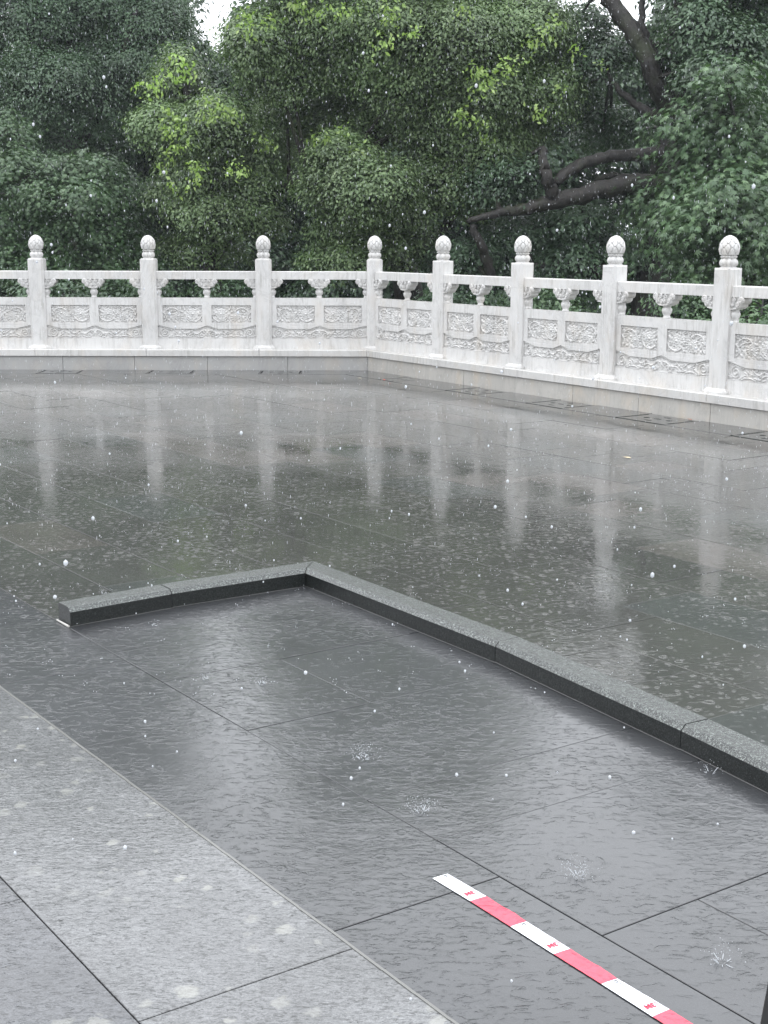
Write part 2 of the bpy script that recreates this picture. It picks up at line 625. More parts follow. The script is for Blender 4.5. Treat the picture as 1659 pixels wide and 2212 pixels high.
def add_slab(u0, u1, v0, v1, tint, mat, gap=0.0035, lift=None):
    g = gap / 2
    poly = [uv(u0 + g, v0 + g), uv(u1 - g, v0 + g), uv(u1 - g, v1 - g), uv(u0 + g, v1 - g)]
    poly = clip(poly, -nL, -(nL @ P4 + OFF + BORD) - 0.016)
    if len(poly) > 2:
        poly = clip(poly, -nR, -(nR @ P4 + OFF + BORD) - 0.016)
    if len(poly) < 3:
        return
    ar = 0.5 * sum(poly[i][0] * poly[(i + 1) % len(poly)][1] - poly[(i + 1) % len(poly)][0] * poly[i][1] for i in range(len(poly)))
    if abs(ar) < 0.003:
        return
    if ar < 0:
        poly = poly[::-1]
    z = rnd.uniform(-0.0012, 0.0012) if lift is None else lift
    slabs.append((screen_area(poly), poly, tint, mat, z))


def grey(k=1.0, tanp=0.1, light=0.0):
    r = rnd.random()
    if r < tanp:
        c = (0.040, 0.036, 0.030)
    elif r < tanp + 0.12:
        c = (0.021, 0.025, 0.022)
    else:
        q = rnd.uniform(0.75, 1.15)
        c = (0.0195 * q, 0.0205 * q, 0.0160 * q)
    return tuple(k * (x + light) for x in c)


NEARC = (0.022, 0.0235, 0.026)
LIGHTC = (0.098, 0.100, 0.102)
# rows nearest the photographer: pale granite course, dark courses, then the courses behind the kerb
for r_ in range(-8, 0):
    v0, v1 = -0.545 + (r_ + 1) * 0.545 - 0.0, None
    v0, v1 = r_ * 0.545, (r_ + 1) * 0.545
    if r_ == -1:
        cuts = [2.4, 1.2, 0.0, -1.16, -2.35, -3.6, -4.8, -6.0, -7.2, -8.4, -9.6, -10.8, -12, -13.2]
        cc, mm = LIGHTC, M_PAVE_L
    elif r_ == -2:
        cuts = [2.2, 1.0, -0.66, -1.9, -3.1, -4.3, -5.5, -6.7, -7.9, -9.1, -10.3, -11.5, -12.7, -13.9]
        cc, mm = (0.060, 0.062, 0.067), M_PAVE_L
    else:
        s_ = rnd.uniform(0, 0.8)
        cuts = [2.4 - s_ - 0.813 * k for k in range(22)]
        cc, mm = None, M_PAVE
    for a, b in zip(cuts[:-1], cuts[1:]):
        add_slab(b, a, v0, v1, cc if cc else grey(1.1), mm)
cuts = [2.3, 1.1, -0.09, -1.54, -2.30, -3.03, -3.9, -4.7, -5.5, -6.4, -7.2, -8.0, -8.8, -9.7, -10.5, -11.3, -12.1, -12.9]
for i, (a, b) in enumerate(zip(cuts[:-1], cuts[1:])):
    k = rnd.uniform(0.9, 1.1)
    add_slab(b, a, 0.0, 0.515, tuple(x * k for x in NEARC) if i < 7 else grey(1.0), M_PAVE_N if i < 5 else M_PAVE)
cuts = [2.6, 1.45, 0.28, -0.355, -0.685, -1.38, -2.0, -2.42, -3.03]
for i, (a, b) in enumerate(zip(cuts[:-1], cuts[1:])):
    k = rnd.uniform(0.85, 1.1)
    t = tuple(x * k for x in NEARC)
    if i in (1, 5):
        add_slab(b, a, 0.515, 0.84 if i == 1 else 1.02, t, M_PAVE_N)
        add_slab(b, a, 0.84 if i == 1 else 1.02, 1.79, tuple(x * 1.1 for x in t), M_PAVE_N)
    else:
        add_slab(b, a, 0.515, 1.79, t, M_PAVE_N)
cuts = [-3.03 - 0.813 * k for k in range(14)]
for a, b in zip(cuts[:-1], cuts[1:]):
    add_slab(b, a, 0.515, 0.92, grey(), M_PAVE)
    s_ = 0.4
    add_slab(b - s_, a - s_, 0.92, 1.33, grey(), M_PAVE)
    s_ = 0.187
    add_slab(b - s_, a - s_, 1.33, 1.79, grey(), M_PAVE)
add_slab(-3.43, -3.03, 0.92, 1.33, grey(), M_PAVE)
add_slab(-3.217, -3.03, 1.33, 1.79, grey(), M_PAVE)
# far grid behind the kerb
vb = [1.79] + [2.24 + 0.4575 * k for k in range(26)]
stag = {0: -0.60, 1: -0.80, 2: -0.20, 3: -0.41, 4: -0.20, 5: -0.03, 6: -0.60, 7: -0.42, 8: -0.20}
for i, (v0, v1) in enumerate(zip(vb[:-1], vb[1:])):
    s = stag.get(i, rnd.uniform(-0.8, 0))
    s += 0.813 * 7
    for k in range(30):
        a, b = s - 0.813 * k, s - 0.813 * (k + 1)
        if uv(a, v0)[1] < 0.5:
            continue
        if rnd.random() < 0.14:
            mid = (a + b) / 2
            add_slab(b, mid, v0, v1, grey(1.1, 0.0 if i < 2 else 0.13), M_PAVE)
            add_slab(mid, a, v0, v1, grey(1.1, 0.0 if i < 2 else 0.13), M_PAVE)
        else:
            add_slab(b, a, v0, v1, grey(1.1, 0.0 if i < 2 else 0.13), M_PAVE)


# border strip along the plinths, with drain covers set into it
def strip_frame(wing):
    """local frame of a wing: origin at the corner point on the plinth face, x along the wing away from the corner"""
    if wing == 'L':
        return line_pt(OFF), -dirL, nL
    return line_pt(OFF), dirR, nR


def border(wing, covers, length):
    o, d, n = strip_frame(wing)
    s = 0.0
    segs = []
    marks = sorted(covers)
    cur = 0.0
    for c0, c1 in marks:
        L0 = c0 - cur
        k = max(1, round(L0 / 0.9))
        for i in range(k):
            segs.append((cur + L0 * i / k, cur + L0 * (i + 1) / k))
        cur = c1
    while cur < length:
        segs.append((cur, cur + 0.9)); cur += 0.9
    inner = line_pt(OFF + BORD)
    for a, b in segs:
        g = 0.003
        p = [o + d * (a + g) + n * g, o + d * (b - g) + n * g, o + d * (b - g) + n * (BORD - g), o + d * (a + g) + n * (BORD - g)]
        if a == 0.0:
            p = [o + n * g + d * g, o + d * (b - g) + n * g, o + d * (b - g) + n * (BORD - g), inner + d * g - n * g]
        ar = 0.5 * sum(p[i][0] * p[(i + 1) % 4][1] - p[(i + 1) % 4][0] * p[i][1] for i in range(4))
        if ar < 0:
            p = p[::-1]
        q = rnd.uniform(0.9, 1.15)
        slabs.append((screen_area(p), p, (0.024 * q, 0.027 * q, 0.026 * q), M_PAVE, 0.0))


def proj_along(wing, x, y):
    o, d, n = strip_frame(wing)
    return float((ground(x, y)[:2] - o) @ d)


COV_L = [tuple(sorted((proj_along('L', a, 804), proj_along('L', b, 804)))) for a, b in ((561, 653), (320, 418), (84, 174))]
COV_L += [(COV_L[-1][0] + 1.42 * k, COV_L[-1][1] + 1.42 * k) for k in (1,)]
COV_R = [tuple(sorted((proj_along('R', a, b), proj_along('R', c, d)))) for a, b, c, d in
         ((838, 818, 884, 822), (995, 840, 1060, 850), (1160, 868, 1240, 880), (1370, 897, 1480, 913), (1632, 934, 1740, 952))]
border('L', COV_L, 7.6)
border('R', COV_R, 10.5)

slabs.sort(key=lambda s: -s[0])
near = [s for s in slabs[:298] if s[0] > 60]
rest = [s for s in slabs if not any(s is t for t in near)]


def tint_mesh(me, cols):
    at_ = me.attributes.new('tint', 'FLOAT_COLOR', 'POINT')
    at_.data.foreach_set('color', np.array(cols, dtype=np.float32).ravel())


for ar, poly, tint, mat, z in near:
    v, f = prism_vf([tuple(p) for p in poly], -0.03, z, 0.0015)
    me = mesh_from(v, f, mat, 'paving_slab')
    tint_mesh(me, [(*tint, 1)] * len(v))
    o = link('paving_slab', me, pav)
for mat, nm in ((M_PAVE, 'far'), (M_PAVE_L, 'light'), (M_PAVE_N, 'near')):
    mb, cols = MB(), []
    for ar, poly, tint, mt, z in rest:
        if mt is not mat:
            continue
        v, f = prism_vf([tuple(p) for p in poly], -0.03, z, 0.0015)
        mb.add((v, f)); cols += [(*tint, 1)] * len(v)
    if mb.v:
        me = mb.mesh(mat, 'paving_slabs')
        tint_mesh(me, cols)
        link('paving_slabs', me, pav, kind='stuff')

# pale mortar line between light course and dark course
mb = MB()
for u0 in np.arange(-3.0, 1.3, 0.12):
    j1, j2 = rnd.uniform(-0.001, 0.001), rnd.uniform(-0.001, 0.001)
    pts = [uv(u0, -0.0045 + j1), uv(u0 + 0.12, -0.0045 + j2), uv(u0 + 0.12, 0.003 + j2), uv(u0, 0.003 + j1)]
    mb.add(prism_vf([tuple(p) for p in pts], -0.011, 0.0012, 0))
link('mortar_line', mb.mesh(M_PALEJOINT), pav)


# drain covers: thin stone plates pierced by slots and holes, made as a filled 2D outline with holes
def drain_mesh(w, d):
    cu = bpy.data.curves.new('drain', 'CURVE')
    cu.dimensions = '2D'
    cu.fill_mode = 'BOTH'
    cu.extrude = 0.012

    def loop(pts):
        sp = cu.splines.new('POLY')
        sp.points.add(len(pts) - 1)
        for p, q in zip(sp.points, pts):
            p.co = (q[0], q[1], 0, 1)
        sp.use_cyclic_u = True
    loop([(-w / 2, -d / 2), (w / 2, -d / 2), (w / 2, d / 2), (-w / 2, d / 2)])
    for s in (-1, 1):
        loop([(s * w * 0.46 - 0.012, -d * 0.40), (s * w * 0.46 + 0.012, -d * 0.40), (s * w * 0.46 + 0.012, d * 0.40), (s * w * 0.46 - 0.012, d * 0.40)])
        loop([(s * w * 0.23 + 0.030 * math.cos(t), 0.030 * math.sin(t)) for t in np.linspace(0, 2 * PI, 13)[:-1]])
    for cy in (-0.13, 0.0, 0.13):
        loop([(0.045 * math.cos(t), cy * d / 0.44 + 0.020 * math.sin(t)) for t in np.linspace(0, 2 * PI, 13)[:-1]])
    ob = bpy.data.objects.new('tmp', cu)
    C.objects.link(ob)
    dg = bpy.context.evaluated_depsgraph_get()
    me = bpy.data.meshes.new_from_object(ob.evaluated_get(dg))
    bpy.data.objects.remove(ob)
    me.materials.clear()
    me.materials.append(M_PAVE)
    tint_mesh(me, [(0.030, 0.034, 0.032, 1)] * len(me.vertices))
    return me


DW = 0.56
drain_me = drain_mesh(DW, 0.44)
drain_dark_me = mesh_from(*box_vf(-DW / 2, DW / 2, -0.22, 0.22, -0.0115, -0.0105), M_DRAIN_DARK)  # thin black sheet set in the holes in place of a shaded hollow
names_L = ['nearest the inner corner of the left wing', 'second from the corner along the left wing', 'third from the corner along the left wing', 'beyond the left edge along the left wing']
names_R = ['nearest the inner corner on the right, beside two red petals', 'second from the corner along the right wing', 'third from the corner along the right wing',
           'fourth from the corner on the right, before a red leaf', 'cut by the right edge of the photo']
for wing, cov, nms in (('L', COV_L, names_L), ('R', COV_R, names_R)):
    o, d, n = strip_frame(wing)
    for (a, b), nm in zip(cov, nms):
        c = o + d * (a + b) / 2 + n * 0.255
        t = thing('drain_cover', 'pierced stone drain cover ' + nm, 'drain cover', (c[0], c[1], 0), angL if wing == 'L' else angR,
                  group='drain covers along the foot of the balustrade')
        sx = (b - a - 0.01) / DW
        link('cover_plate', drain_me, t, (0, 0, -0.0125), scale=(sx, 1, 1))
        link('drain_dark_sheet', drain_dark_me, t, scale=(sx, 1, 1))


# ------------------------------------------------------------------ plinth walls (block course + coping)
def plinth(wing, label, joints_block, joints_cop, length, rotz):
    o, d, n = strip_frame(wing)
    t = thing('marble_plinth', label, 'plinth wall', (o[0], o[1], 0), rotz)
    sgn = -1 if wing == 'L' else 1
    back = 0.42

    def piece(name, a, b, front, z0, z1, mat, bev, a0corner):
        # local x runs along the wing (rotated frame), local y away from the plaza
        g = 0.0025
        xa, xb = sgn * (a + g), sgn * (b - g)
        fa = 0.0
        if a0corner:
            # mitre at the corner
            c0 = line_pt(OFF + front); c1 = line_pt(OFF - back)
            R = np.array([[math.cos(-rotz), -math.sin(-rotz)], [math.sin(-rotz), math.cos(-rotz)]])
            l0, l1 = R @ (c0 - o), R @ (c1 - o)
            poly = [(l0[0] + sgn * g, -front), (xb, -front), (xb, back), (l1[0] + sgn * g, back)]
        else:
            poly = [(xa, -front), (xb, -front), (xb, back), (xa, back)]
        ar = sum(poly[i][0] * poly[(i + 1) % 4][1] - poly[(i + 1) % 4][0] * poly[i][1] for i in range(4))
        if ar < 0:
            poly = poly[::-1]
        link(name, mesh_from(*prism_vf(poly, z0, z1, bev), mat), t)
    jb = [0.0] + joints_block
    for i, (a, b) in enumerate(zip(jb[:-1], jb[1:])):
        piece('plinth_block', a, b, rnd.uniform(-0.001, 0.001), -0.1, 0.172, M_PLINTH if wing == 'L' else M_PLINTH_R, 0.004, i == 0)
    jc = [0.0] + joints_cop
    for i, (a, b) in enumerate(zip(jc[:-1], jc[1:])):
        piece('coping_stone', a, b, 0.028 + rnd.uniform(-0.001, 0.001), 0.178, PZ, M_COPING, 0.007, i == 0)
    return t


def alongx(wing, x, y):
    return abs(proj_along(wing, x, y))


jbL = [alongx('L', x, 800) for x in (621.5, 447.5, 289, 132.5)]
jbL += [jbL[-1] + 0.95 * k for k in range(1, 5)]
jcL = [alongx('L', x, 800) for x in (560, 316, 74)]
jcL += [jcL[-1] + 1.43 * k for k in range(1, 4)]
jbR = [alongx('R', x, y) for x, y in ((999, 831.5), (1112, 848), (1240.6, 866.5), (1380, 888), (1538.7, 911))]
jbR += [jbR[-1] + 0.98 * k for k in range(1, 5)]
jcR = [alongx('R', x, y) for x, y in ((928, 822), (1090, 845), (1296, 875), (1533, 910))]
jcR += [jcR[-1] + 1.43 * k for k in range(1, 4)]
plinth('L', 'long grey white stone plinth under the left, frontal wing of the balustrade', jbL, jcL, 7.5, angL)
plinth('R', 'cream stained stone plinth under the right wing that runs towards the viewer', jbR, jcR, 9.5, angR)


# ------------------------------------------------------------------ carved reliefs as height fields
def field_mesh(w, h, nx_, nz_, fun, mat, name):
    """relief plate: front looks to -y; x centred, z from 0 to h"""
    X, Z = np.meshgrid(np.linspace(-w / 2, w / 2, nx_), np.linspace(0, h, nz_))
    H = fun(X, Z)
    H[0, :] = 0; H[-1, :] = 0; H[:, 0] = 0; H[:, -1] = 0
    v = np.stack([X.ravel(), -H.ravel(), Z.ravel()], 1)
    f = []
    for j in range(nz_ - 1):
        for i in range(nx_ - 1):
            a = j * nx_ + i
            f.append((a, a + 1, a + nx_ + 1, a + nx_))
    return mesh_from(v, f, mat, name, smooth=True)


def disc_petals(X, Z, cx, cz, rx, rz, n, depth, rot=0.0, rings=2):
    dx, dz = (X - cx) / rx, (Z - cz) / rz
    d = np.sqrt(dx ** 2 + dz ** 2)
    th = np.arctan2(dz, dx) + rot
    H = np.zeros_like(X)
    for k in range(rings):
        ro = 1.0 - 0.36 * k
        nn = max(4, n - 2 * k)
        edge = ro * (0.80 + 0.20 * np.abs(np.cos(nn * 0.5 * (th + k * 0.4))))
        q = np.clip((edge - d) / 0.28, 0, 1)
        prof = np.sqrt(q) * (1 - 0.45 * q) * depth * (0.72 + 0.28 * k)
        groove = 1 - 0.5 * np.exp(-((np.abs(np.cos(nn * 0.5 * (th + k * 0.4)))) / 0.22) ** 2)
        H = np.maximum(H * (d > edge) if k else H, np.where(d < edge, prof * groove, 0))
    core = np.clip(1 - (d / 0.24) ** 2, 0, 1)
    return np.maximum(H, np.sqrt(core) * depth * 1.1)


def lens(X, Z, cx, cz, ang, ln, wd, depth):
    c, s = math.cos(ang), math.sin(ang)
    a = ((X - cx) * c + (Z - cz) * s) / ln
    b = (-(X - cx) * s + (Z - cz) * c)
    w = wd * np.clip(1 - a ** 2, 0, 1) ** 0.75
    q = np.where(w > 1e-5, np.clip(1 - (b / np.maximum(w, 1e-5)) ** 2, 0, 1), 0)
    return np.sqrt(q) * depth * (1 - 0.4 * np.exp(-(b / 0.0022) ** 2))


def ridge_curve(X, Z, pts, wd, depth):
    H = np.zeros_like(X)
    for px, pz in pts:
        q = np.clip(1 - ((X - px) ** 2 + (Z - pz) ** 2) / wd ** 2, 0, 1)
        H = np.maximum(H, np.sqrt(q) * depth)
    return H


def flower_panel(seed):
    R = random.Random(seed)

    def fun(X, Z):
        D = 0.021
        H = np.zeros_like(X)
        arc = [(-0.13 + 0.085 * math.cos(t), 0.115 + 0.07 * math.sin(t)) for t in np.linspace(0.1, 3.3, 60)]
        arc2 = [(0.14 + 0.10 * math.cos(t), 0.10 + 0.082 * math.sin(t)) for t in np.linspace(3.0, 6.1, 60)]
        arc3 = [(-0.23 + 0.03 * math.sin(6 * q), 0.02 + 0.18 * q) for q in np.linspace(0, 1, 40)]
        for a_ in (arc, arc2, arc3):
            H = np.maximum(H, ridge_curve(X, Z, a_, 0.0075, D * 0.8))
        placed = [(0.13, 0.115, 0.075), (-0.055, 0.085, 0.058)]
        tries = 0
        while tries < 900:
            tries += 1
            x, z = R.uniform(-0.235, 0.235), R.uniform(0.012, 0.208)
            r_ = R.choice([0.022, 0.016, 0.012])
            if all(math.hypot(x - a, z - b) > 0.80 * (r_ + c) for a, b, c in placed):
                placed.append((x, z, r_))
                k = R.random()
                if k < 0.55:
                    H = np.maximum(H, lens(X, Z, x, z, R.uniform(0, PI), r_ * 1.25, r_ * 0.6, D * R.uniform(0.6, 0.95)))
                elif k < 0.8:
                    H = np.maximum(H, disc_petals(X, Z, x, z, r_, r_, 6, D * 0.8, R.uniform(0, 6), 1))
                else:
                    q = np.clip(1 - ((X - x) ** 2 + (Z - z) ** 2) / (r_ * 0.8) ** 2, 0, 1)
                    H = np.maximum(H, np.sqrt(q) * D * 0.8)
        H = np.maximum(H, disc_petals(X, Z, 0.13, 0.112, 0.082, 0.072, 10, D * 1.15, 0.3, 3))
        H = np.maximum(H, disc_petals(X, Z, -0.055, 0.085, 0.054, 0.060, 14, D * 1.1, 0.0, 3))
        return H
    return fun


BANDW, BANDH = 1.237, 0.172


def scroll_pts(cx, cz, r, turns, start, direction=1, n=70):
    out = []
    for k in range(n):
        q = k / (n - 1)
        a = start + direction * turns * 2 * PI * q
        rr = r * (1 - 0.85 * q)
        out.append((cx + rr * math.cos(a), cz + rr * math.sin(a)))
    return out


def band_fun(X, Z):
    D = 0.017
    ax = np.abs(X)
    # border of the frame above: dips at the quarter points, rises at middle and ends
    top = 0.124 + 0.040 * np.clip(1 - ax / 0.115, 0, 1) ** 0.9 + 0.042 * np.clip((ax - 0.43) / 0.17, 0, 1)
    H = np.where(Z > top, 0.020, 0.0)
    H = np.maximum(H, np.clip(1 - np.abs(Z - top + 0.010) / 0.008, 0, 1) * 0.016 * ((ax < 0.2) | (ax > 0.45)))
    for s in (-1, 1):
        P = []
        P += [(s * (0.02 + 0.30 * q), 0.10 - 0.075 * q + 0.012 * math.sin(14 * q)) for q in np.linspace(0, 1, 60)]
        P += [(s * (0.20 + 0.26 * q), 0.105 - 0.035 * math.sin(PI * q * 2.0)) for q in np.linspace(0, 1, 60)]
        P += scroll_pts(s * 0.255, 0.055, 0.036, 1.4, 1.2, s)
        P += scroll_pts(s * 0.53, 0.075, 0.062, 2.0, 0.6, -s)
        P += scroll_pts(s * 0.42, 0.050, 0.030, 1.2, 2.0, s)
        P += scroll_pts(s * 0.075, 0.045, 0.026, 1.2, 0.0, s)
        P += scroll_pts(s * 0.135, 0.052, 0.028, 1.0, 3.0, -s)
        P += [(s * (0.30 + 0.16 * q), 0.015 + 0.02 * math.sin(PI * q)) for q in np.linspace(0, 1, 40)]
        H = np.maximum(H, ridge_curve(X, Z, P, 0.0068, D))
        H = np.maximum(H, disc_petals(X, Z, s * 0.345, 0.068, 0.038, 0.034, 8, D, 0.2, 2))
        for cx, cz, an, ln in ((0.18, 0.09, 0.5, 0.03), (0.215, 0.025, -0.2, 0.03), (0.30, 0.105, -0.5, 0.03), (0.40, 0.095, 0.7, 0.032),
                               (0.465, 0.03, -0.6, 0.035), (0.59, 0.03, 0.3, 0.03), (0.05, 0.09, 1.0, 0.028), (0.11, 0.018, 0.1, 0.025)):
            H = np.maximum(H, lens(X, Z, s * cx, cz, s * an, ln, 0.011, D * 0.9))
    H = np.maximum(H, disc_petals(X, Z, 0, 0.075, 0.034, 0.05, 6, D, PI / 2, 2))
    H = np.maximum(H, np.where(Z < 0.006, 0.020, 0.0))
    return H


ME_FLOWER = [field_mesh(0.495, 0.221, 132, 62, flower_panel(s), M_MARBLE, 'carved_panel') for s in (3, 11)]
ME_BAND = field_mesh(BANDW, BANDH, 300, 48, band_fun, M_MARBLE, 'carved_band')

# mirrored copies for the second panel of a bay
ME_FLOWER_M = []
for me in ME_FLOWER:
    m2 = me.copy()
    co = np.empty(len(m2.vertices) * 3, dtype=np.float32)
    m2.vertices.foreach_get('co', co)
    co[0::3] *= -1
    m2.vertices.foreach_set('co', co)
    m2.flip_normals()
    m2.update()
    ME_FLOWER_M.append(m2)

# panel frame: local z measured from the plinth top, front at y = -0.052
Wp = 1.237
FY = -0.052


def fbox(x0, x1, z0, z1, y0=FY, y1=0.052):
    return box_vf(x0, x1, y0, y1, z0, z1)


def panel_frame_mesh():
    mb = MB()
    hw = Wp / 2
    mb.add(box_vf(-hw, hw, FY + 0.024, 0.050, 0.0, 0.64))                        # core slab behind the reliefs
    mb.add(fbox(-hw, hw, 0.553, 0.647))                                        # top rail of the frame
    mb.add(fbox(-hw, hw, 0.2995, 0.332))                                       # rail under the flower panels
    mb.add(fbox(-hw, -hw + 0.0645, 0.332, 0.553))
    mb.add(fbox(hw - 0.0645, hw, 0.332, 0.553))
    mb.add(fbox(-0.0595, 0.0595, 0.332, 0.553))
    mb.add(fbox(-hw, hw, 0.0, 0.131, FY - 0.003))                              # foot course
    return mb.mesh(M_MARBLE, 'panel_slab')


ME_FRAME = panel_frame_mesh()
ME_RAIL = MB().add(box_vf(-Wp / 2, Wp / 2, -0.055, 0.055, 0.0, 0.102, 0.007)).mesh(M_MARBLE, 'handrail')

# vase under the cloud bracket
prof = [(0.036, 0.0), (0.038, 0.012), (0.033, 0.018), (0.030, 0.026), (0.036, 0.038), (0.046, 0.055), (0.050, 0.072), (0.049, 0.085), (0.042, 0.098),
        (0.034, 0.104), (0.040, 0.108), (0.040, 0.118), (0.034, 0.121), (0.034, 0.13)]
ME_VASE = mesh_from(*lathe_vf(prof, 20), M_MARBLE, 'vase', smooth=True)


def bracket_mesh():
    mb = MB()
    lobes = [(-0.105, 0.088, 0.036), (0.105, 0.088, 0.036), (-0.075, 0.048, 0.033), (0.075, 0.048, 0.033), (-0.035, 0.026, 0.027),
             (0.035, 0.026, 0.027), (0.0, 0.055, 0.055), (-0.055, 0.092, 0.038), (0.055, 0.092, 0.038), (0, 0.02, 0.022)]
    for k, (x, z, r_) in enumerate(lobes):
        dep = 0.060 - 0.0021 * k
        n = 14
        v = []
        for y in (-dep, -dep + 0.006, dep - 0.006, dep):
            rr = r_ - (0.006 if abs(abs(y) - dep) < 1e-6 else 0)
            v += [(x + rr * math.cos(2 * PI * s / n), y, z + rr * math.sin(2 * PI * s / n)) for s in range(n)]
        f = [tuple(range(n)), tuple(3 * n + s for s in range(n - 1, -1, -1))]
        for q in range(3):
            for s in range(n):
                t = (s + 1) % n
                f.append((q * n + s, (q + 1) * n + s, (q + 1) * n + t, q * n + t))
        mb.add((v, f))
    # curled scrolls standing proud of both faces
    for s in (-1, 1):
        for x, z, r_, d in ((-0.105, 0.09, 0.024, 1), (0.105, 0.09, 0.024, -1), (-0.07, 0.047, 0.020, 1), (0.07, 0.047, 0.020, -1), (-0.035, 0.092, 0.021, -1),
                            (0.035, 0.092, 0.021, 1), (-0.02, 0.045, 0.016, -1), (0.02, 0.045, 0.016, 1)):
            P = scroll_pts(x, z, r_, 1.4, PI / 2, d, 16)
            mb.add(tube_vf([(a, s * 0.0605, b) for a, b in P], [0.0065] * 16, 5))
        mb.add(tube_vf([(-0.06, s * 0.060, 0.012), (0, s * 0.062, 0.005), (0.06, s * 0.060, 0.012)], [0.006] * 3, 5))
    return mb.mesh(M_MARBLE, 'cloud_bracket')


ME_BRACKET = bracket_mesh()


# post shaft (square with chamfered corners), moulded foot, square cap with cut neck
def chamf(h, c):
    return [(-h + c, -h), (h - c, -h), (h, -h + c), (h, h - c), (h - c, h), (-h + c, h), (-h, h - c), (-h, -h + c)]


def post_shaft():
    return MB().add(prism_vf(chamf(0.100, 0.030), 0.045, 1.128, 0.004)).mesh(M_MARBLE, 'shaft')


def post_foot():
    mb = MB()
    mb.add(prism_vf(chamf(0.143, 0.046), -0.002, 0.020, 0.003))
    mb.add(prism_vf(chamf(0.134, 0.043), 0.0195, 0.036, 0.010))
    mb.add(prism_vf(chamf(0.117, 0.036), 0.0355, 0.047, 0.006))
    return mb.mesh(M_MARBLE, 'post_foot')


def finial_vf():
    seg = 154
    zs, rs = [], []
    prof = [(0.076, 0.0), (0.078, 0.006), (0.068, 0.008)]
    prof += [(0.064 + 0.020 * math.sin(PI * (k / 10)) ** 0.7, 0.010 + 0.072 * k / 10) for k in range(11)]
    prof += [(0.062, 0.084)]
    prof += [(0.066 + 0.010 * math.sin(PI * k / 6), 0.086 + 0.026 * k / 6) for k in range(7)]
    prof += [(0.064, 0.114)]
    for k in range(72):
        q = k / 71
        zz = 0.116 + 0.176 * q
        if q < 0.34:
            rr = 0.080 + 0.012 * math.sin(q / 0.34 * PI / 2)
        else:
            t = (q - 0.34) / 0.66
            rr = 0.092 * (max(0.0, 1 - t ** 2.0)) ** 0.54
        prof.append((max(rr, 0.004), zz))

    def rf(a, z, r):
        if 0.009 < z < 0.083:
            t = abs(math.cos(4 * a))
            e = abs(t - 0.55)
            return -0.016 * (1 - t) ** 2.0 - 0.006 * math.exp(-(e / 0.10) ** 2)
        if 0.085 < z < 0.113:
            t = abs(math.cos(8 * a))
            return -0.010 * (1 - t) ** 1.3
        if z > 0.1165:
            best = -0.008
            for j in range(4):
                z0 = 0.106 + 0.036 * j
                b_ = (z - z0) / 0.078
                if b_ < -0.05 or b_ > 1:
                    continue
                aa = ((a * 7 / (2 * PI)) + 0.5 * (j % 2)) % 1.0 - 0.5
                bb = max(b_, 0)
                w = 0.50 * (1 - bb ** 1.9) ** 0.62
                e = w - abs(aa)
                if e > 0:
                    best = 0.0030 * min(1, e / 0.05) - 0.0130 * math.exp(-((e - 0.085) / 0.065) ** 2) - 0.0008 * j
                    break
            return best * min(1.0, r / 0.05)
        return 0
    return lathe_vf(prof, seg, rf)


ME_SHAFT, ME_FOOT = post_shaft(), post_foot()
ME_FINIAL = mesh_from(*finial_vf(), M_MARBLE, 'finial', smooth=True)
ME_SEAT = MB().add(prism_vf(chamf(0.088, 0.004), 1.1275, 1.138, 0.004)).mesh(M_MARBLE, 'finial_seat')


def bay(parent, a, b, rotz, o, idx):
    a, b = np.array(a), np.array(b)
    Lb = float(np.hypot(*(b - a)))
    R = np.array([[math.cos(-rotz), -math.sin(-rotz)], [math.sin(-rotz), math.cos(-rotz)]])
    mid = R @ ((a + b) / 2 - o)
    sx = (Lb - 0.2) / Wp
    e = 0.0015 * (idx % 3)
    pn = link('balustrade_panel', ME_FRAME, parent, (mid[0], mid[1], 0), scale=(sx, 1, 1))
    q = idx % 2
    link('carved_flower_panel', ME_FLOWER[q], pn, (-(0.0595 + 0.2475), FY + 0.022, 0.332))
    link('carved_flower_panel', ME_FLOWER_M[q], pn, (0.0595 + 0.2475, FY + 0.022, 0.332))
    link('carved_scroll_band', ME_BAND, pn, (0, FY + 0.020, 0.129))
    link('handrail', ME_RAIL, parent, (mid[0], mid[1], 0.880), scale=(sx, 1, 1))
    for off in (-(Lb / 2 - 0.105), 0.0, Lb / 2 - 0.105):
        v = link('cloud_bracket', ME_BRACKET, parent, (mid[0] + off, mid[1], 0.766))
        link('vase', ME_VASE, v, (0, 0, 0.6465 - 0.766))


def post(parent, p, rotz, o):
    R = np.array([[math.cos(-rotz), -math.sin(-rotz)], [math.sin(-rotz), math.cos(-rotz)]])
    l = R @ (np.array(p) - o)
    s = link('post', ME_SHAFT, parent, (l[0], l[1], 0))
    link('post_foot', ME_FOOT, s)
    link('finial_seat', ME_SEAT, s)
    link('lotus_bud_finial', ME_FINIAL, s, (0, 0, 1.137), rotz=rnd.uniform(0, 0.8))


oP = P4.copy()
balL = thing('marble_balustrade', 'white carved marble balustrade, frontal left wing with lotus bud posts before the trees', 'balustrade', (oP[0], oP[1], PZ), angL)
balR = thing('marble_balustrade', 'white carved marble balustrade, right wing slanting from the corner post towards the viewer', 'balustrade', (oP[0], oP[1], PZ), angR)
for p in POSTS_L:
    post(balL, p, angL, oP)
for p in POSTS_R[1:]:
    post(balR, p, angR, oP)
for i, (a, b) in enumerate(zip(POSTS_L[:-1], POSTS_L[1:])):
    bay(balL, a, b, angL, oP, i)
for i, (a, b) in enumerate(zip(POSTS_R[:-1], POSTS_R[1:])):
    bay(balR, a, b, angR, oP, i + 1)

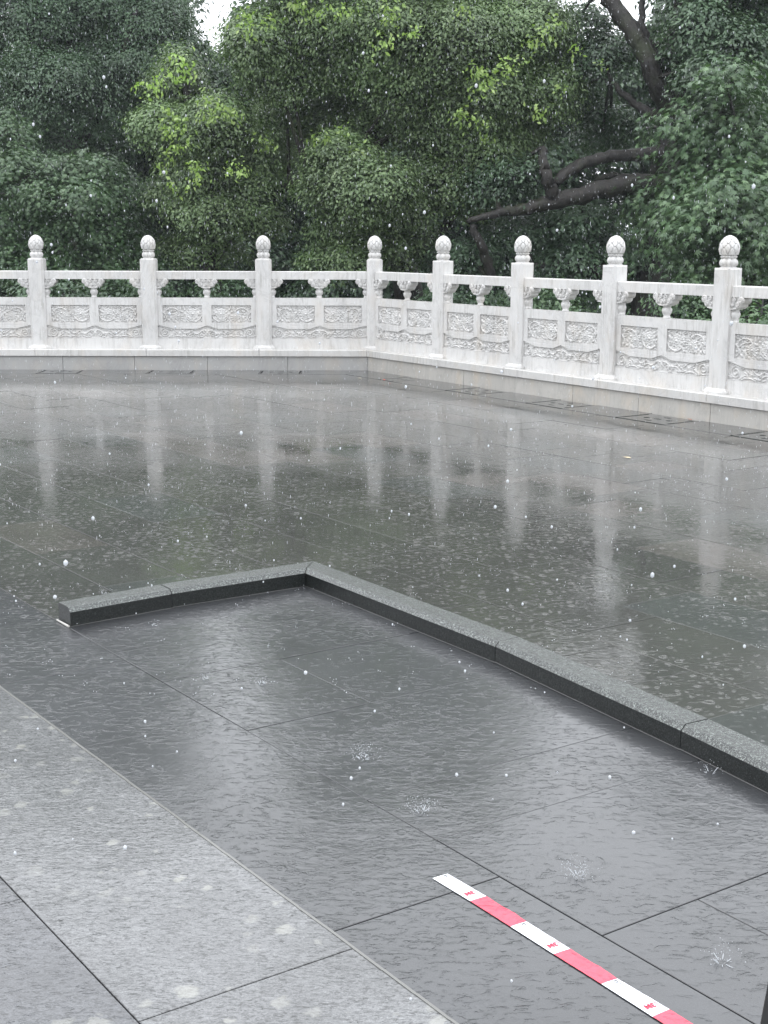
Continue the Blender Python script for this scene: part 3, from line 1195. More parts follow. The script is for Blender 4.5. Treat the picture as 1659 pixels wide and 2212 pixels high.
# ------------------------------------------------------------------ granite kerb
KH, KW, CH = 0.086, 0.122, 0.020
inner = [np.array(p) for p in ((-1.357, 5.364), (-0.964, 5.665), (-0.380, 6.045), (0.443, 4.902), (0.980, 4.010), (1.52, 3.03), (2.05, 2.07), (2.6, 1.1))]
outer = []
for i, p in enumerate(inner):
    if i == 0:
        d = (inner[1] - p); d /= np.hypot(*d)
        nn = np.array([-d[1], d[0]]); outer.append(p + nn * KW)
    elif i == len(inner) - 1:
        d = (p - inner[i - 1]); d /= np.hypot(*d)
        nn = np.array([-d[1], d[0]]); outer.append(p + nn * KW)
    else:
        d1 = (p - inner[i - 1]); d1 /= np.hypot(*d1)
        d2 = (inner[i + 1] - p); d2 /= np.hypot(*d2)
        n1, n2 = np.array([-d1[1], d1[0]]), np.array([-d2[1], d2[0]])
        m = n1 + n2
        outer.append(p + m * KW / (m @ n1))
kc = inner[2]
kerb = thing('granite_kerb', 'low speckled black granite kerb bent in an L across the wet plaza', 'kerb', (kc[0], kc[1], 0))


def kerb_stone(i0, i1, k):
    a0, a1, b0, b1 = inner[i0], inner[i1], outer[i0], outer[i1]
    d = (a1 - a0) / np.hypot(*(a1 - a0))
    g = 0.0018
    a0, b0 = a0 + d * g, b0 + d * g
    a1, b1 = a1 - d * g, b1 - d * g
    v = []
    for a, b in ((a0, b0), (a1, b1)):
        w = b - a
        fr = lambda t: a + w * t
        sec = [(fr(0), -0.03), (fr(0), KH - CH), (fr(0.15), KH - 0.001), (fr(0.18), KH), (fr(0.97), KH), (fr(1.0), KH - 0.004), (fr(1.0), -0.03)]
        v += [(p[0] - kc[0], p[1] - kc[1], z + 0.0006 * (k % 2)) for p, z in sec]
    n = 7
    f = [tuple(range(n)), tuple(range(2 * n - 1, n - 1, -1))]
    for s in range(n):
        t = (s + 1) % n
        f.append((s, n + s, n + t, t))
    me = mesh_from(v, f, M_KERB)
    me.materials.append(M_KERBTOP)
    for pi in (3, 4, 5):
        me.polygons[pi].material_index = 1
    link('kerb_stone', me, kerb)


for k in range(len(inner) - 1):
    kerb_stone(k, k + 1, k)
# mortar filling in the kerb joints and a pale silicone line at its foot
mb = MB()
for k in range(len(inner) - 1):
    a, b = inner[k] - kc, inner[k + 1] - kc
    d = (b - a) / np.hypot(*(b - a)); nn = np.array([-d[1], d[0]])
    mb.add(tube_vf([(a[0] - nn[0] * 0.001, a[1] - nn[1] * 0.001, 0.003), (b[0] - nn[0] * 0.001, b[1] - nn[1] * 0.001, 0.001)], [0.0016, 0.0016], 5))
link('sealant_line', mb.mesh(simple('pale_sealant', (0.05, 0.05, 0.048), 0.4, 0.3)), kerb)
mb = MB()
a, b = inner[0] - kc, outer[0] - kc
d = (inner[1] - inner[0]); d /= np.hypot(*d)
mb.add(tube_vf([(a[0] - d[0] * 0.008, a[1] - d[1] * 0.008, 0.006), (b[0] - d[0] * 0.008, b[1] - d[1] * 0.008, 0.006)], [0.006, 0.004], 6))
link('mortar_smear', mb.mesh(simple('white_mortar', (0.40, 0.39, 0.36), 0.5, 0.4)), kerb)

# ------------------------------------------------------------------ hazard tape
def tape_mat(name, col):
    m, nt, N, L, B = new_mat(name)
    pos = wposition(N)
    w = ramp(N, L, noise(N, L, pos, 60, 4, 0.6, 0.5).outputs['Fac'], [(0.32, 0.72), (0.5, 0.94), (0.6, 1.0)])
    c = mixc(N, L, 1.0, col, w.outputs['Color'], 'MULTIPLY')
    L.new(c, B.inputs['Base Color'])
    B.inputs['Roughness'].default_value = 0.35
    B.inputs['Coat Weight'].default_value = 0.35
    B.inputs['Coat Roughness'].default_value = 0.08
    b = N.new('ShaderNodeBump')
    b.inputs['Distance'].default_value = 0.005
    b.inputs['Strength'].default_value = 0.6
    L.new(noise(N, L, pos, 24, 3, 0.5, 1.5).outputs['Fac'], b.inputs['Height'])
    L.new(b.outputs['Normal'], B.inputs['Coat Normal'])
    L.new(b.outputs['Normal'], B.inputs['Normal'])
    return m


M_TW = tape_mat('tape_white', (0.72, 0.74, 0.77))
M_TR = tape_mat('tape_red', (0.66, 0.045, 0.085))
M_INKR = simple('red_ink', (0.60, 0.03, 0.07), 0.45)
M_INKK = simple('black_ink', (0.04, 0.04, 0.045), 0.45)
cuts_t = [((0.130, 3.125), (0.172, 3.151)), ((0.221, 3.006), (0.265, 3.032)), ((0.312, 2.882), (0.355, 2.907)), ((0.402, 2.758), (0.445, 2.782)),
          ((0.494, 2.634), (0.535, 2.656)), ((0.584, 2.509), (0.628, 2.537)), ((0.676, 2.386), (0.719, 2.411)), ((0.767, 2.262), (0.810, 2.288)),
          ((0.858, 2.139), (0.901, 2.165))]
TZ = 0.0026
t0 = np.array(cuts_t[0][0])
tape = thing('hazard_tape', 'red and white striped adhesive tape stuck on the dark wet slabs', 'tape', (t0[0], t0[1], 0))
nt_ = len(cuts_t) - 1
for i in range(nt_):
    (a0, b0), (a1, b1) = cuts_t[i], cuts_t[i + 1]
    white = i % 2 == 0
    v, f = [], []
    n = 14
    for k in range(n + 1):
        q = k / n
        a = np.array(a0) * (1 - q) + np.array(a1) * q - t0
        b = np.array(b0) * (1 - q) + np.array(b1) * q - t0
        w = b - a
        ja, jb = rnd.uniform(0, 0.01), rnd.uniform(0, 0.02)
        lift = 0.0
        if not white and 0.45 < q < 0.95:
            lift = 0.0030 * math.sin((q - 0.45) / 0.5 * PI) * rnd.uniform(0.5, 1)
        for s_, (tt, zz) in enumerate(((0.0 + ja, TZ), (0.35, TZ + 0.0006), (0.72, TZ + 0.0006 + lift * 0.4), (1.0 - jb, TZ + lift))):
            p = a + w * tt
            v.append((p[0], p[1], zz))
    for k in range(n):
        for s_ in range(3):
            c = k * 4 + s_
            f.append((c, c + 4, c + 5, c + 1))
    me = mesh_from(v, f, M_TW if white else M_TR)
    if me.polygons[0].normal.z < 0:
        me.flip_normals()
    seg = link('white_stripe' if white else 'red_stripe', me, tape)
    if white:
        d = np.array(a1) - np.array(a0); Lt = np.hypot(*d); d /= Lt
        w = np.array(b0) - np.array(a0); Wt = np.hypot(*w); nrm = np.array([-d[1], d[0]])
        # printed letters near the far end, upside down for the viewer
        cu = bpy.data.curves.new('t', 'FONT')
        cu.body = '3M'
        cu.size = 0.021
        cu.offset = 0.0011
        cu.align_x = 'CENTER'; cu.align_y = 'CENTER'
        ob = bpy.data.objects.new('t', cu)
        C.objects.link(ob)
        bpy.context.view_layer.update()
        me = bpy.data.meshes.new_from_object(ob.evaluated_get(bpy.context.evaluated_depsgraph_get()))
        bpy.data.objects.remove(ob)
        me.materials.clear(); me.materials.append(M_INKR)
        pos = np.array(a0) + d * (Lt - 0.030) + nrm * 0.024 - t0
        ang = math.atan2(w[1], w[0])
        lo = link('lettering', me, seg, (pos[0], pos[1], TZ + 0.0016), rotz=ang + PI)
        mb = MB()
        # fine print under the letters and the small round emblem with its line at the near end
        for r_ in range(2):
            x0 = np.array(a0) + d * (Lt - 0.030 + 0.014 * 0) + nrm * (0.0405 + 0.0035 * r_) - t0
            for s_ in range(6):
                q0 = x0 - d * (0.010 - 0.0034 * s_)
                poly = [q0, q0 + d * 0.0022, q0 + d * 0.0022 + nrm * 0.0015, q0 + nrm * 0.0015]
                mb.add(prism_vf([tuple(p) for p in poly], TZ + 0.0012, TZ + 0.0015))
        link('fine_print', mb.mesh(M_INKR), seg)
        mb = MB()
        cc = np.array(a0) + d * 0.013 + nrm * 0.033 - t0
        mb.add(tube_vf([(cc[0] + 0.005 * math.cos(t), cc[1] + 0.005 * math.sin(t), TZ + 0.0010) for t in np.linspace(0, 2 * PI, 15)], [0.0007] * 15, 4))
        mb.add(tube_vf([(cc[0] - 0.003, cc[1], TZ + 0.001), (cc[0], cc[1] + 0.003, TZ + 0.001), (cc[0] + 0.003, cc[1] - 0.002, TZ + 0.001)], [0.0006] * 3, 4))
        for s_ in range(7):
            q0 = cc + d * (0.008 + 0.0034 * s_) + nrm * 0.002
            poly = [q0, q0 + d * 0.0024, q0 + d * 0.0024 + nrm * 0.002, q0 + nrm * 0.002]
            mb.add(prism_vf([tuple(p) for p in poly], TZ + 0.0008, TZ + 0.0012))
        link('printed_emblem', mb.mesh(M_INKK), seg)

# black leaning stand leg at the right edge
pA, pB = deep(1668, 2080, 1.35), deep(1638, 2240, 1.32)
dv = pB - pA; dv /= np.linalg.norm(dv)
sb = MB()
tt_ = thing('black_stand', 'black metal stand leg leaning into the bottom right corner', 'stand', (0.0, 0.0, 0.0))
foot = pB + dv * ((pB[2] - 0.02) / abs(dv[2]))
tt_.location = tuple(foot)
topp = pA - dv * 0.06
side = Vector((1, 0.2, 0)).normalized()
A_, B_ = Vector(tuple(topp - foot)), Vector((0, 0, 0))
wv_, dp_ = side * 0.055, Vector((0.36, 1, 0)).normalized() * 0.02
v = [A_, A_ + wv_, A_ + wv_ + dp_, A_ + dp_, B_, B_ + wv_, B_ + wv_ + dp_, B_ + dp_]
link('leg', mesh_from([tuple(p) for p in v], [(0, 1, 2, 3), (7, 6, 5, 4), (0, 4, 5, 1), (1, 5, 6, 2), (2, 6, 7, 3), (3, 7, 4, 0)], simple('black_metal', (0.006, 0.006, 0.006), 0.5)), tt_)
mb = MB().add(prism_vf([(-0.05, -0.05), (0.11, -0.05), (0.11, 0.08), (-0.05, 0.08)], -0.02, 0.004, 0.003))
link('foot_pad', mb.mesh(simple('black_rubber', (0.01, 0.01, 0.01), 0.7)), tt_)


# ------------------------------------------------------------------ fallen leaves and petals
def litter(name, label, cat, x, y, size, col, rot):
    p = ground(x, y, 0.003)
    v = [(0, -1.0, 0), (0.45, -0.35, 0.12), (0.5, 0.25, 0.10), (0, 1.0, 0.16), (-0.5, 0.25, 0.14), (-0.45, -0.35, 0.08), (0, 0, 0.0)]
    v = [(a * size, b * size, c * size) for a, b, c in v]
    f = [(6, 0, 1), (6, 1, 2), (6, 2, 3), (6, 3, 4), (6, 4, 5), (6, 5, 0)]
    o = link(name, mesh_from(v, f, simple(name + '_colour', col, 0.45, 0.3)), None, p, rotz=rot)
    o['label'] = label; o['category'] = cat


litter('fallen_petal', 'red petal on the border line near the plinth corner', 'petal', 829.8, 820.6, 0.030, (0.60, 0.10, 0.05), 0.3)
litter('fallen_petal', 'dark red petal just in front of the brighter one near the plinth corner', 'petal', 841, 828, 0.020, (0.30, 0.05, 0.03), 1.3)
litter('fallen_leaf', 'small reddish leaf at the foot of the right plinth', 'leaf', 1490, 906, 0.030, (0.38, 0.11, 0.05), 0.8)
litter('fallen_leaf', 'pale straw coloured leaf lying on the wet slabs before the right wing', 'leaf', 1354.5, 988.5, 0.034, (0.60, 0.47, 0.26), 1.2)
litter('fallen_leaf', 'pale cream leaf near the inner corner of the plinth', 'leaf', 777, 817, 0.032, (0.60, 0.55, 0.40), 1.5)


# ------------------------------------------------------------------ foliage
def tmpl_camphor():
    v = np.array([(0, 0, 0), (0.28, 0.45, 0.06), (0, 1.0, -0.08), (-0.28, 0.45, 0.06)])
    f = np.array([(0, 1, 2), (0, 2, 3)])
    return v, f


def tmpl_star():
    pts = [(0, 0)]
    for a, r_ in ((-70, 0.55), (-48, 0.28), (-28, 0.85), (-12, 0.34), (0, 1.0), (12, 0.34), (28, 0.85), (48, 0.28), (70, 0.55)):
        pts.append((r_ * math.sin(math.radians(a)) * 0.9, r_ * math.cos(math.radians(a))))
    v = np.array([(x, y, -0.12 * (x * x + y * y)) for x, y in pts])
    f = np.array([(0, i + 1, i) for i in range(1, 9)])
    return v, f


CAMPH, STAR = tmpl_camphor(), tmpl_star()


def leaf_mesh(centres, outward, size, tmpl, mat, upk=0.75, outk=1.0, ran=0.55, droop=0.5):
    n = len(centres)
    tv, tf = tmpl
    nrm = np.array([0, 0, upk]) + outward * outk + rng.normal(0, ran * 0.6, (n, 3))
    nrm /= np.linalg.norm(nrm, axis=1, keepdims=True)
    ax = outward * 0.6 + rng.normal(0, 0.7, (n, 3)) + np.array([0, 0, -droop])
    ax -= nrm * np.sum(ax * nrm, axis=1, keepdims=True)
    ax /= np.linalg.norm(ax, axis=1, keepdims=True) + 1e-9
    bx = np.cross(ax, nrm)
    s = size * rng.uniform(0.65, 1.25, (n, 1))
    V = centres[:, None, :] + (bx * s)[:, None, :] * tv[None, :, 0:1] + (ax * s)[:, None, :] * tv[None, :, 1:2] + (nrm * s)[:, None, :] * tv[None, :, 2:3]
    V = V.reshape(-1, 3)
    k = len(tv)
    F = (tf[None, :, :] + (np.arange(n) * k)[:, None, None]).reshape(-1, 3)
    me = bpy.data.meshes.new('leaves')
    me.vertices.add(len(V)); me.vertices.foreach_set('co', V.astype(np.float32).ravel())
    me.loops.add(F.size); me.loops.foreach_set('vertex_index', F.astype(np.int32).ravel())
    me.polygons.add(len(F))
    me.polygons.foreach_set('loop_start', np.arange(0, F.size, 3, dtype=np.int32))
    me.polygons.foreach_set('loop_total', np.full(len(F), 3, dtype=np.int32))
    me.materials.append(mat)
    me.update(calc_edges=True)
    return me


def clump_points(c, r, n, per=55, sig=0.15, shell=0.6):
    """leaves of one bough: small sprays of leaves set mostly near the surface of an uneven ellipsoid"""
    c, r = np.array(c), np.array(r)
    r = r * np.array([1.0, 1.0, 0.88])
    sig = sig * 0.8
    m = max(1, int(n / per))
    d = rng.normal(0, 1, (m, 3)); d[:, 2] = np.where((d[:, 2] < -0.15) & (rng.random(m) < 0.6), -d[:, 2], d[:, 2])
    d /= np.linalg.norm(d, axis=1, keepdims=True)
    rad = rng.uniform(shell, 1.0, (m, 1)) ** 0.6
    rad *= 1 + 0.16 * np.sin(d[:, :1] * 5 + c[0]) * np.cos(d[:, 2:3] * 4 + c[1]) + rng.normal(0, 0.07, (m, 1))
    sc = c + d * rad * r
    idx = rng.integers(0, m, n)
    off = rng.normal(0, 1, (n, 3)) * np.array([sig, sig, sig * 0.62])
    off[:, 2] -= 0.35 * np.hypot(off[:, 0], off[:, 1])     # sprays hang down at their rims
    p = sc[idx] + off
    o_ = d[idx] * 0.6 + off / (np.linalg.norm(off, axis=1, keepdims=True) + 1e-6) * 0.6
    return p, o_, sc


PXM = lambda dist: dist / FPX


def top_boughs(x0, x1, y0, y1, dist, step=105):
    out = []
    for y in np.arange(y0, y1 + 1, step):
        for x in np.arange(x0, x1 + 1, step * 1.1):
            c = deep(x + rnd.uniform(-30, 30), y + rnd.uniform(-30, 30), dist + rnd.uniform(-0.8, 0.8))
            k = dist / FPX
            out.append((c, (100 * k, 100 * k, 78 * k)))
    return out


def tree(name, label, cat, base, trunks, clumps, size, tmpl, mat, dens=1.0, tips=None, tip_n=90, group=None, sig=0.15, twigs=True, upper=None):
    t = thing(name, label, cat, base, group=group)
    b = np.array(base)
    mbt = MB()
    for i, (pts, radii) in enumerate(trunks):
        P, R = spline(pts, radii, 6, 0.012 if i else 0.02)
        me = MB().add(tube_vf([p - b for p in P], R, 9, 0.10)).mesh(M_BARK, smooth=True)
        link('trunk' if i == 0 else 'branch', me, t)
    PP, OO, tw = [], [], MB()
    anchors = [np.array(p) for pts, _ in trunks for p in pts]
    for (c, r, n) in clumps:
        p, o_, sc = clump_points(c, r, int(n * dens), sig=sig)
        PP.append(p); OO.append(o_)
        if twigs:
            c = np.array(c)
            an = min(anchors, key=lambda a: np.linalg.norm(a - c))
            tw.add(tube_vf([an - b, (an * 0.5 + c * 0.5) - b + np.array([0, 0, 0.1]), c - b], [0.035, 0.025, 0.015], 4))
            for s in sc[:: max(1, len(sc) // 7)]:
                tw.add(tube_vf([c - b, s - b], [0.013, 0.005], 3))
    P, Oo = np.concatenate(PP), np.concatenate(OO)
    link('crown', leaf_mesh(P - b, Oo, size, tmpl, mat), t)
    if upper:
        PP, OO = [], []
        for c, r in upper:
            p, o_, sc = clump_points(c, r, 900, sig=0.26)
            PP.append(p); OO.append(o_)
        P2, O2 = np.concatenate(PP), np.concatenate(OO)
        link('upper_crown', leaf_mesh(P2 - b, O2, 0.13, tmpl, mat), t)
    if twigs and tw.v:
        link('twigs', tw.mesh(M_BARK), t, kind='stuff')
    if tips:
        PP, OO = [], []
        for c, s in tips:
            k = int(tip_n * s * 0.75)
            off = rng.normal(0, 1, (k, 3)) * np.array([0.095, 0.07, 0.075]) * math.sqrt(s)
            c = np.array(c) + (EYE - np.array(c)) * 0.035
            PP.append(c + off); OO.append(off * 5)
        P, Oo = np.concatenate(PP), np.concatenate(OO)
        link('young_leaves', leaf_mesh(P - b, Oo, size * 1.35, tmpl, M_LEAF_Y, 0.3, 1.0, 0.9, 0.9), t, label='fresh yellow green leaf tips')
    return t


def CL(x, y, dist, rx, ry, n, dy=0.0):
    """bough centred on a sight line at a real distance, half-sizes given in frame units at that distance"""
    k = PXM(dist)
    c = deep(x, y, dist + rnd.uniform(-0.7, 0.5))
    return (c, (rx * k, max(rx, ry) * k * 0.9, ry * k), n)


def T(x, y, dist):
    return deep(x, y, dist)


# 1 tall dark tree at far left
tree('broadleaf_tree', 'tall dark tree filling the upper left corner', 'tree', (-6.2, 25.5, -1.1),
     [([(-6.2, 25.5, -1.1), (-6.1, 25.4, 1.5), (-5.9, 25.3, 4.0), (-5.6, 25.2, 7.0)], [0.24, 0.2, 0.15, 0.08]),
      ([(-5.9, 25.3, 3.2), (-5.0, 24.6, 4.3), (-4.4, 24.2, 5.6)], [0.11, 0.08, 0.04])],
     [CL(60, 60, 25, 130, 90, 8200), CL(-60, 180, 25.5, 120, 100, 4500), CL(230, 40, 25, 130, 90, 8200), CL(110, 190, 24.5, 130, 90, 8200),
      CL(280, 170, 25, 110, 90, 7400), CL(330, 60, 25.5, 90, 80, 5500), CL(190, 290, 25.5, 120, 80, 6000), CL(50, -90, 25, 150, 100, 4500),
      CL(230, -110, 25, 150, 100, 4500), CL(130, -240, 25, 150, 90, 4000), CL(60, 330, 26, 120, 80, 4500), CL(-120, -20, 26, 120, 120, 3500), CL(-130, 400, 26, 130, 160, 3500)],
     0.058, CAMPH, M_LEAF_D, 1.9, upper=top_boughs(-180, 320, -560, -160, 25.3))
# 2 lighter low tree at the left edge
tree('maple_tree', 'low green tree with small star shaped leaves at the left edge', 'tree', (-5.6, 21.0, -0.5),
     [([(-5.6, 21.0, -0.5), (-5.5, 21.0, 0.8), (-5.6, 21.0, 2.2), (-5.7, 21, 3.2)], [0.13, 0.11, 0.08, 0.04])],
     [CL(-10, 300, 21, 75, 65, 1900), CL(40, 390, 20.8, 95, 70, 2900), CL(20, 480, 20.6, 110, 70, 3100), CL(50, 570, 20.4, 110, 70, 3200), CL(-50, 600, 21, 90, 80, 1500),
      CL(100, 470, 21, 60, 55, 1200), CL(-100, 420, 21, 80, 100, 1500)],
     0.072, STAR, M_LEAF_M, 1.35)
# 3 rounded low tree second from left
tree('maple_tree', 'rounded green star leaved tree behind the first two posts on the left', 'tree', (-4.3, 20.6, -0.4),
     [([(-4.3, 20.6, -0.4), (-4.35, 20.6, 0.8), (-4.3, 20.6, 2.3)], [0.12, 0.10, 0.06])],
     [CL(190, 375, 20.4, 85, 50, 2300), CL(150, 440, 20.2, 85, 55, 2300), CL(250, 430, 20.3, 85, 60, 2300), CL(200, 510, 20.0, 120, 60, 3200), CL(150, 590, 20, 110, 55, 2600), CL(290, 560, 20.2, 70, 55, 1700),
      CL(250, 620, 20.2, 110, 45, 1900)],
     0.072, STAR, M_LEAF_M, 1.35)
# 4 camphor with bright tips, left of centre
tree('camphor_tree', 'young camphor tree with bright yellow green tips left of centre', 'tree', (-2.6, 20.4, -0.4),
     [([(-2.6, 20.4, -0.4), (-2.7, 20.4, 1.2), (-2.9, 20.3, 3.0), (-3.0, 20.2, 4.2)], [0.16, 0.13, 0.09, 0.04])],
     [CL(385, 190, 20.2, 55, 55, 3600), CL(345, 270, 20.3, 50, 45, 2300), CL(410, 290, 20.1, 75, 65, 5600), CL(470, 270, 20.0, 75, 65, 5600), CL(530, 320, 20.2, 65, 55, 4200), CL(440, 370, 19.9, 85, 70, 6600),
      CL(390, 430, 20.1, 55, 50, 3200), CL(540, 400, 20.3, 70, 55, 3800), CL(470, 460, 20.2, 95, 50, 5000), CL(560, 470, 20.6, 60, 40, 2200), CL(440, 540, 20.8, 90, 45, 2800), CL(385, 130, 20.2, 25, 30, 600)],
     0.056, CAMPH, M_LEAF_C, 2.2,
     [(T(x, y, d_), s) for x, y, d_, s in ((318, 188, 19.6, .8), (348, 180, 19.6, .9), (372, 165, 19.5, 1.0), (392, 132, 19.6, 1.0), (400, 160, 19.6, .7), (360, 255, 19.4, 1.0), (385, 272, 19.2, 1.1),
                                           (372, 290, 19.2, .8), (450, 215, 19.3, .9), (445, 245, 19.2, 1.0), (480, 240, 19.2, 1.2), (505, 250, 19.3, .6), (362, 335, 19.4, .8), (352, 365, 19.5, .5), (395, 318, 19.2, .6), (430, 375, 18.9, .9), (425, 360, 18.9, .5), (520, 365, 19.2, .8),
                                           (500, 372, 19.2, .5), (565, 300, 19.5, .7), (580, 315, 19.5, .5), (375, 402, 19.4, .5), (412, 400, 19.2, .3))], 52)
# 5 main camphor, centre
tree('camphor_tree', 'large camphor tree with billowing boughs over the middle of the balustrade', 'tree', (0.6, 21.0, -0.6),
     [([(0.6, 21.0, -0.6), (0.3, 21, 1.2), (-0.2, 20.9, 2.8), (0.1, 20.8, 5.2), (0.4, 20.6, 7.5)], [0.26, 0.22, 0.18, 0.13, 0.06]),
      ([T(890, 540, 20.5), T(925, 555, 20.4), T(955, 585, 20.5)], [0.10, 0.10, 0.12]),
      ([T(585, 432, 20.3), T(625, 402, 20.0), T(665, 375, 19.8), T(760, 340, 20)], [0.05, 0.07, 0.08, 0.09])],
     [CL(560, 90, 20, 70, 75, 5200), CL(640, 60, 19.8, 90, 75, 7000), CL(620, 160, 20, 85, 60, 5600), CL(740, 90, 19.8, 95, 80, 7600), CL(850, 70, 19.5, 100, 80, 8200), CL(900, 170, 19.3, 105, 80, 8800),
      CL(1000, 90, 19.3, 105, 90, 9000), CL(1120, 70, 19.5, 100, 80, 7600), CL(1040, 210, 19.2, 100, 75, 8000), CL(1160, 190, 19.4, 85, 70, 6200), CL(960, 280, 19.3, 95, 65, 6600), CL(1050, 320, 19.4, 85, 65, 5200),
      CL(1120, 290, 19.6, 60, 50, 2600), CL(760, 200, 20.4, 80, 60, 3800), CL(700, 260, 20.6, 80, 50, 3400), CL(820, 260, 20.4, 70, 50, 3000),
      CL(740, 340, 19.4, 60, 55, 3900), CL(700, 400, 19.4, 45, 50, 2400), CL(800, 400, 19.2, 90, 70, 7400), CL(770, 490, 19.3, 85, 60, 5600), CL(880, 440, 19.4, 80, 65, 5400), CL(870, 530, 19.8, 80, 45, 3200), CL(740, 560, 19.8, 80, 45, 3200),
      CL(950, 390, 19.7, 70, 50, 3200), CL(1010, 430, 20, 50, 35, 1500), CL(620, 250, 20.8, 70, 60, 2600), CL(600, 340, 21.2, 70, 60, 2600),
      CL(640, -70, 20, 120, 80, 3400), CL(850, -90, 20, 140, 90, 3800), CL(1080, -90, 20, 130, 90, 3400), CL(950, -230, 20, 130, 90, 2600), CL(740, -210, 20, 120, 90, 2600)],
     0.056, CAMPH, M_LEAF_C, 2.2,
     [(T(x, y, d_), s) for x, y, d_, s in ((525, 35, 19.3, .8), (540, 60, 19.3, .7), (575, 48, 19.2, .8), (640, 22, 19.0, 1.1), (650, 5, 19.0, .8), (700, 30, 19.1, .8), (760, 18, 19.1, .8), (845, 15, 18.7, 1.0), (838, 40, 18.8, .9), (832, 92, 18.8, 1.1),
                                           (896, 68, 18.6, .6), (1000, 30, 18.6, .5), (1050, 165, 18.4, 1.0), (1090, 148, 18.4, 1.3), (1040, 188, 18.4, .9), (1030, 150, 18.4, .6), (1000, 252, 18.5, .8), (1032, 258, 18.5, .6), (1000, 240, 18.5, .4),
                                           (1165, 240, 18.8, .8), (1200, 50, 18.8, .7), (1180, 75, 18.8, .6), (1150, 92, 18.7, .5), (1130, 125, 18.7, .4), (775, 325, 18.9, .7), (688, 302, 19.0, .8), (742, 285, 19.1, .5), (1050, 297, 18.7, .4), (1215, 190, 18.9, .4), (1295, 135, 19.2, .3), (1245, 105, 19, .4))], 52, upper=top_boughs(690, 1100, -400, -170, 20.2))
# 6 old spreading tree on the right: its limbs show
trunk6 = [(3.95, 19.3, -0.5), (3.9, 19.2, 1.0), (4.0, 19.2, 2.4), (4.15, 19.2, 4.0), (4.2, 19.1, 6.6)]
limbs6 = [
    ([T(1500, 420, 19.2), T(1440, 404, 18.8), T(1355, 398, 18.5), T(1275, 415, 18.4), T(1200, 433, 18.4), T(1130, 452, 18.4), T(1080, 458, 18.4), T(1010, 480, 18.3)], [0.20, 0.17, 0.135, 0.12, 0.11, 0.08, 0.06, 0.035]),
    ([T(1200, 433, 18.4), T(1188, 400, 18.3), T(1176, 365, 18.3), T(1170, 320, 18.5)], [0.10, 0.09, 0.075, 0.05]),
    ([T(1197, 402, 18.4), T(1225, 372, 18.5), T(1290, 345, 18.7), T(1350, 336, 18.8), T(1430, 330, 19.0), T(1510, 320, 19.2)], [0.06, 0.08, 0.08, 0.085, 0.10, 0.11]),
    ([T(1290, 388, 18.8), T(1330, 378, 18.9), T(1390, 388, 18.9), T(1430, 395, 19)], [0.03, 0.045, 0.05, 0.06]),
    ([T(1305, -20, 19), T(1345, 40, 18.9), T(1385, 100, 18.8), T(1412, 170, 18.8), T(1440, 235, 19.0), T(1470, 300, 19.2)], [0.10, 0.12, 0.125, 0.13, 0.12, 0.12]),
    ([T(1385, -20, 19.2), T(1388, 60, 19.0), T(1410, 105, 19), T(1440, 160, 19.0), T(1455, 220, 19)], [0.04, 0.05, 0.07, 0.075, 0.07]),
    ([T(1320, 175, 19.2), T(1360, 215, 19.1), T(1410, 245, 19.0), T(1450, 262, 19.1)], [0.03, 0.05, 0.08, 0.10]),
    ([T(1440, 205, 19), T(1500, 200, 19.1)], [0.09, 0.10]),
    ([T(1020, 490, 18.5), T(1035, 520, 18.5), T(1048, 560, 18.6), T(1060, 610, 18.8)], [0.05, 0.06, 0.07, 0.08]),
    ([T(1150, 575, 19), T(1210, 572, 18.9), T(1290, 582, 18.8), T(1350, 600, 18.9)], [0.03, 0.07, 0.09, 0.11]),
]
tree('old_spreading_tree', 'old tree with thick bare curving limbs on the right', 'tree', trunk6[0],
     [(trunk6, [0.30, 0.25, 0.21, 0.18, 0.12])] + limbs6,
     [CL(1240, 60, 20, 80, 60, 1500), CL(1300, 130, 20.2, 70, 55, 1300), CL(1250, 200, 20.4, 60, 50, 900), CL(1320, 250, 20.6, 55, 40, 700), CL(1480, 120, 20.5, 70, 60, 1300), CL(1570, 120, 20.5, 90, 60, 1900), CL(1640, 200, 20.5, 80, 80, 1800),
      CL(1300, 300, 20.8, 70, 40, 900), CL(1370, 280, 20.8, 45, 30, 450), CL(1060, 400, 19.0, 55, 50, 900), CL(1120, 380, 19.2, 55, 40, 900), CL(1250, 480, 19.6, 80, 38, 1400), CL(1130, 500, 19.3, 80, 40, 1700), CL(1340, 560, 19.6, 80, 45, 1600),
      CL(1240, 560, 19.6, 60, 40, 1100), CL(1420, 550, 19.5, 80, 60, 1900), CL(1490, -60, 19.5, 110, 50, 1300), CL(1600, -40, 19.5, 130, 60, 1700), CL(1620, 20, 20, 70, 40, 900), CL(1300, 520, 19.8, 40, 30, 500), CL(1000, 560, 19.3, 70, 45, 1500),
      CL(1660, 330, 20.5, 90, 90, 1900), CL(1510, 60, 18.6, 55, 70, 1500), CL(1540, 170, 18.6, 60, 50, 1300), CL(1460, 130, 18.7, 40, 40, 500), CL(1600, 110, 18.8, 60, 60, 1200)],
     0.068, CAMPH, M_LEAF_D, 2.3, group=None, sig=0.17, upper=top_boughs(1560, 1850, -330, -120, 20.0))
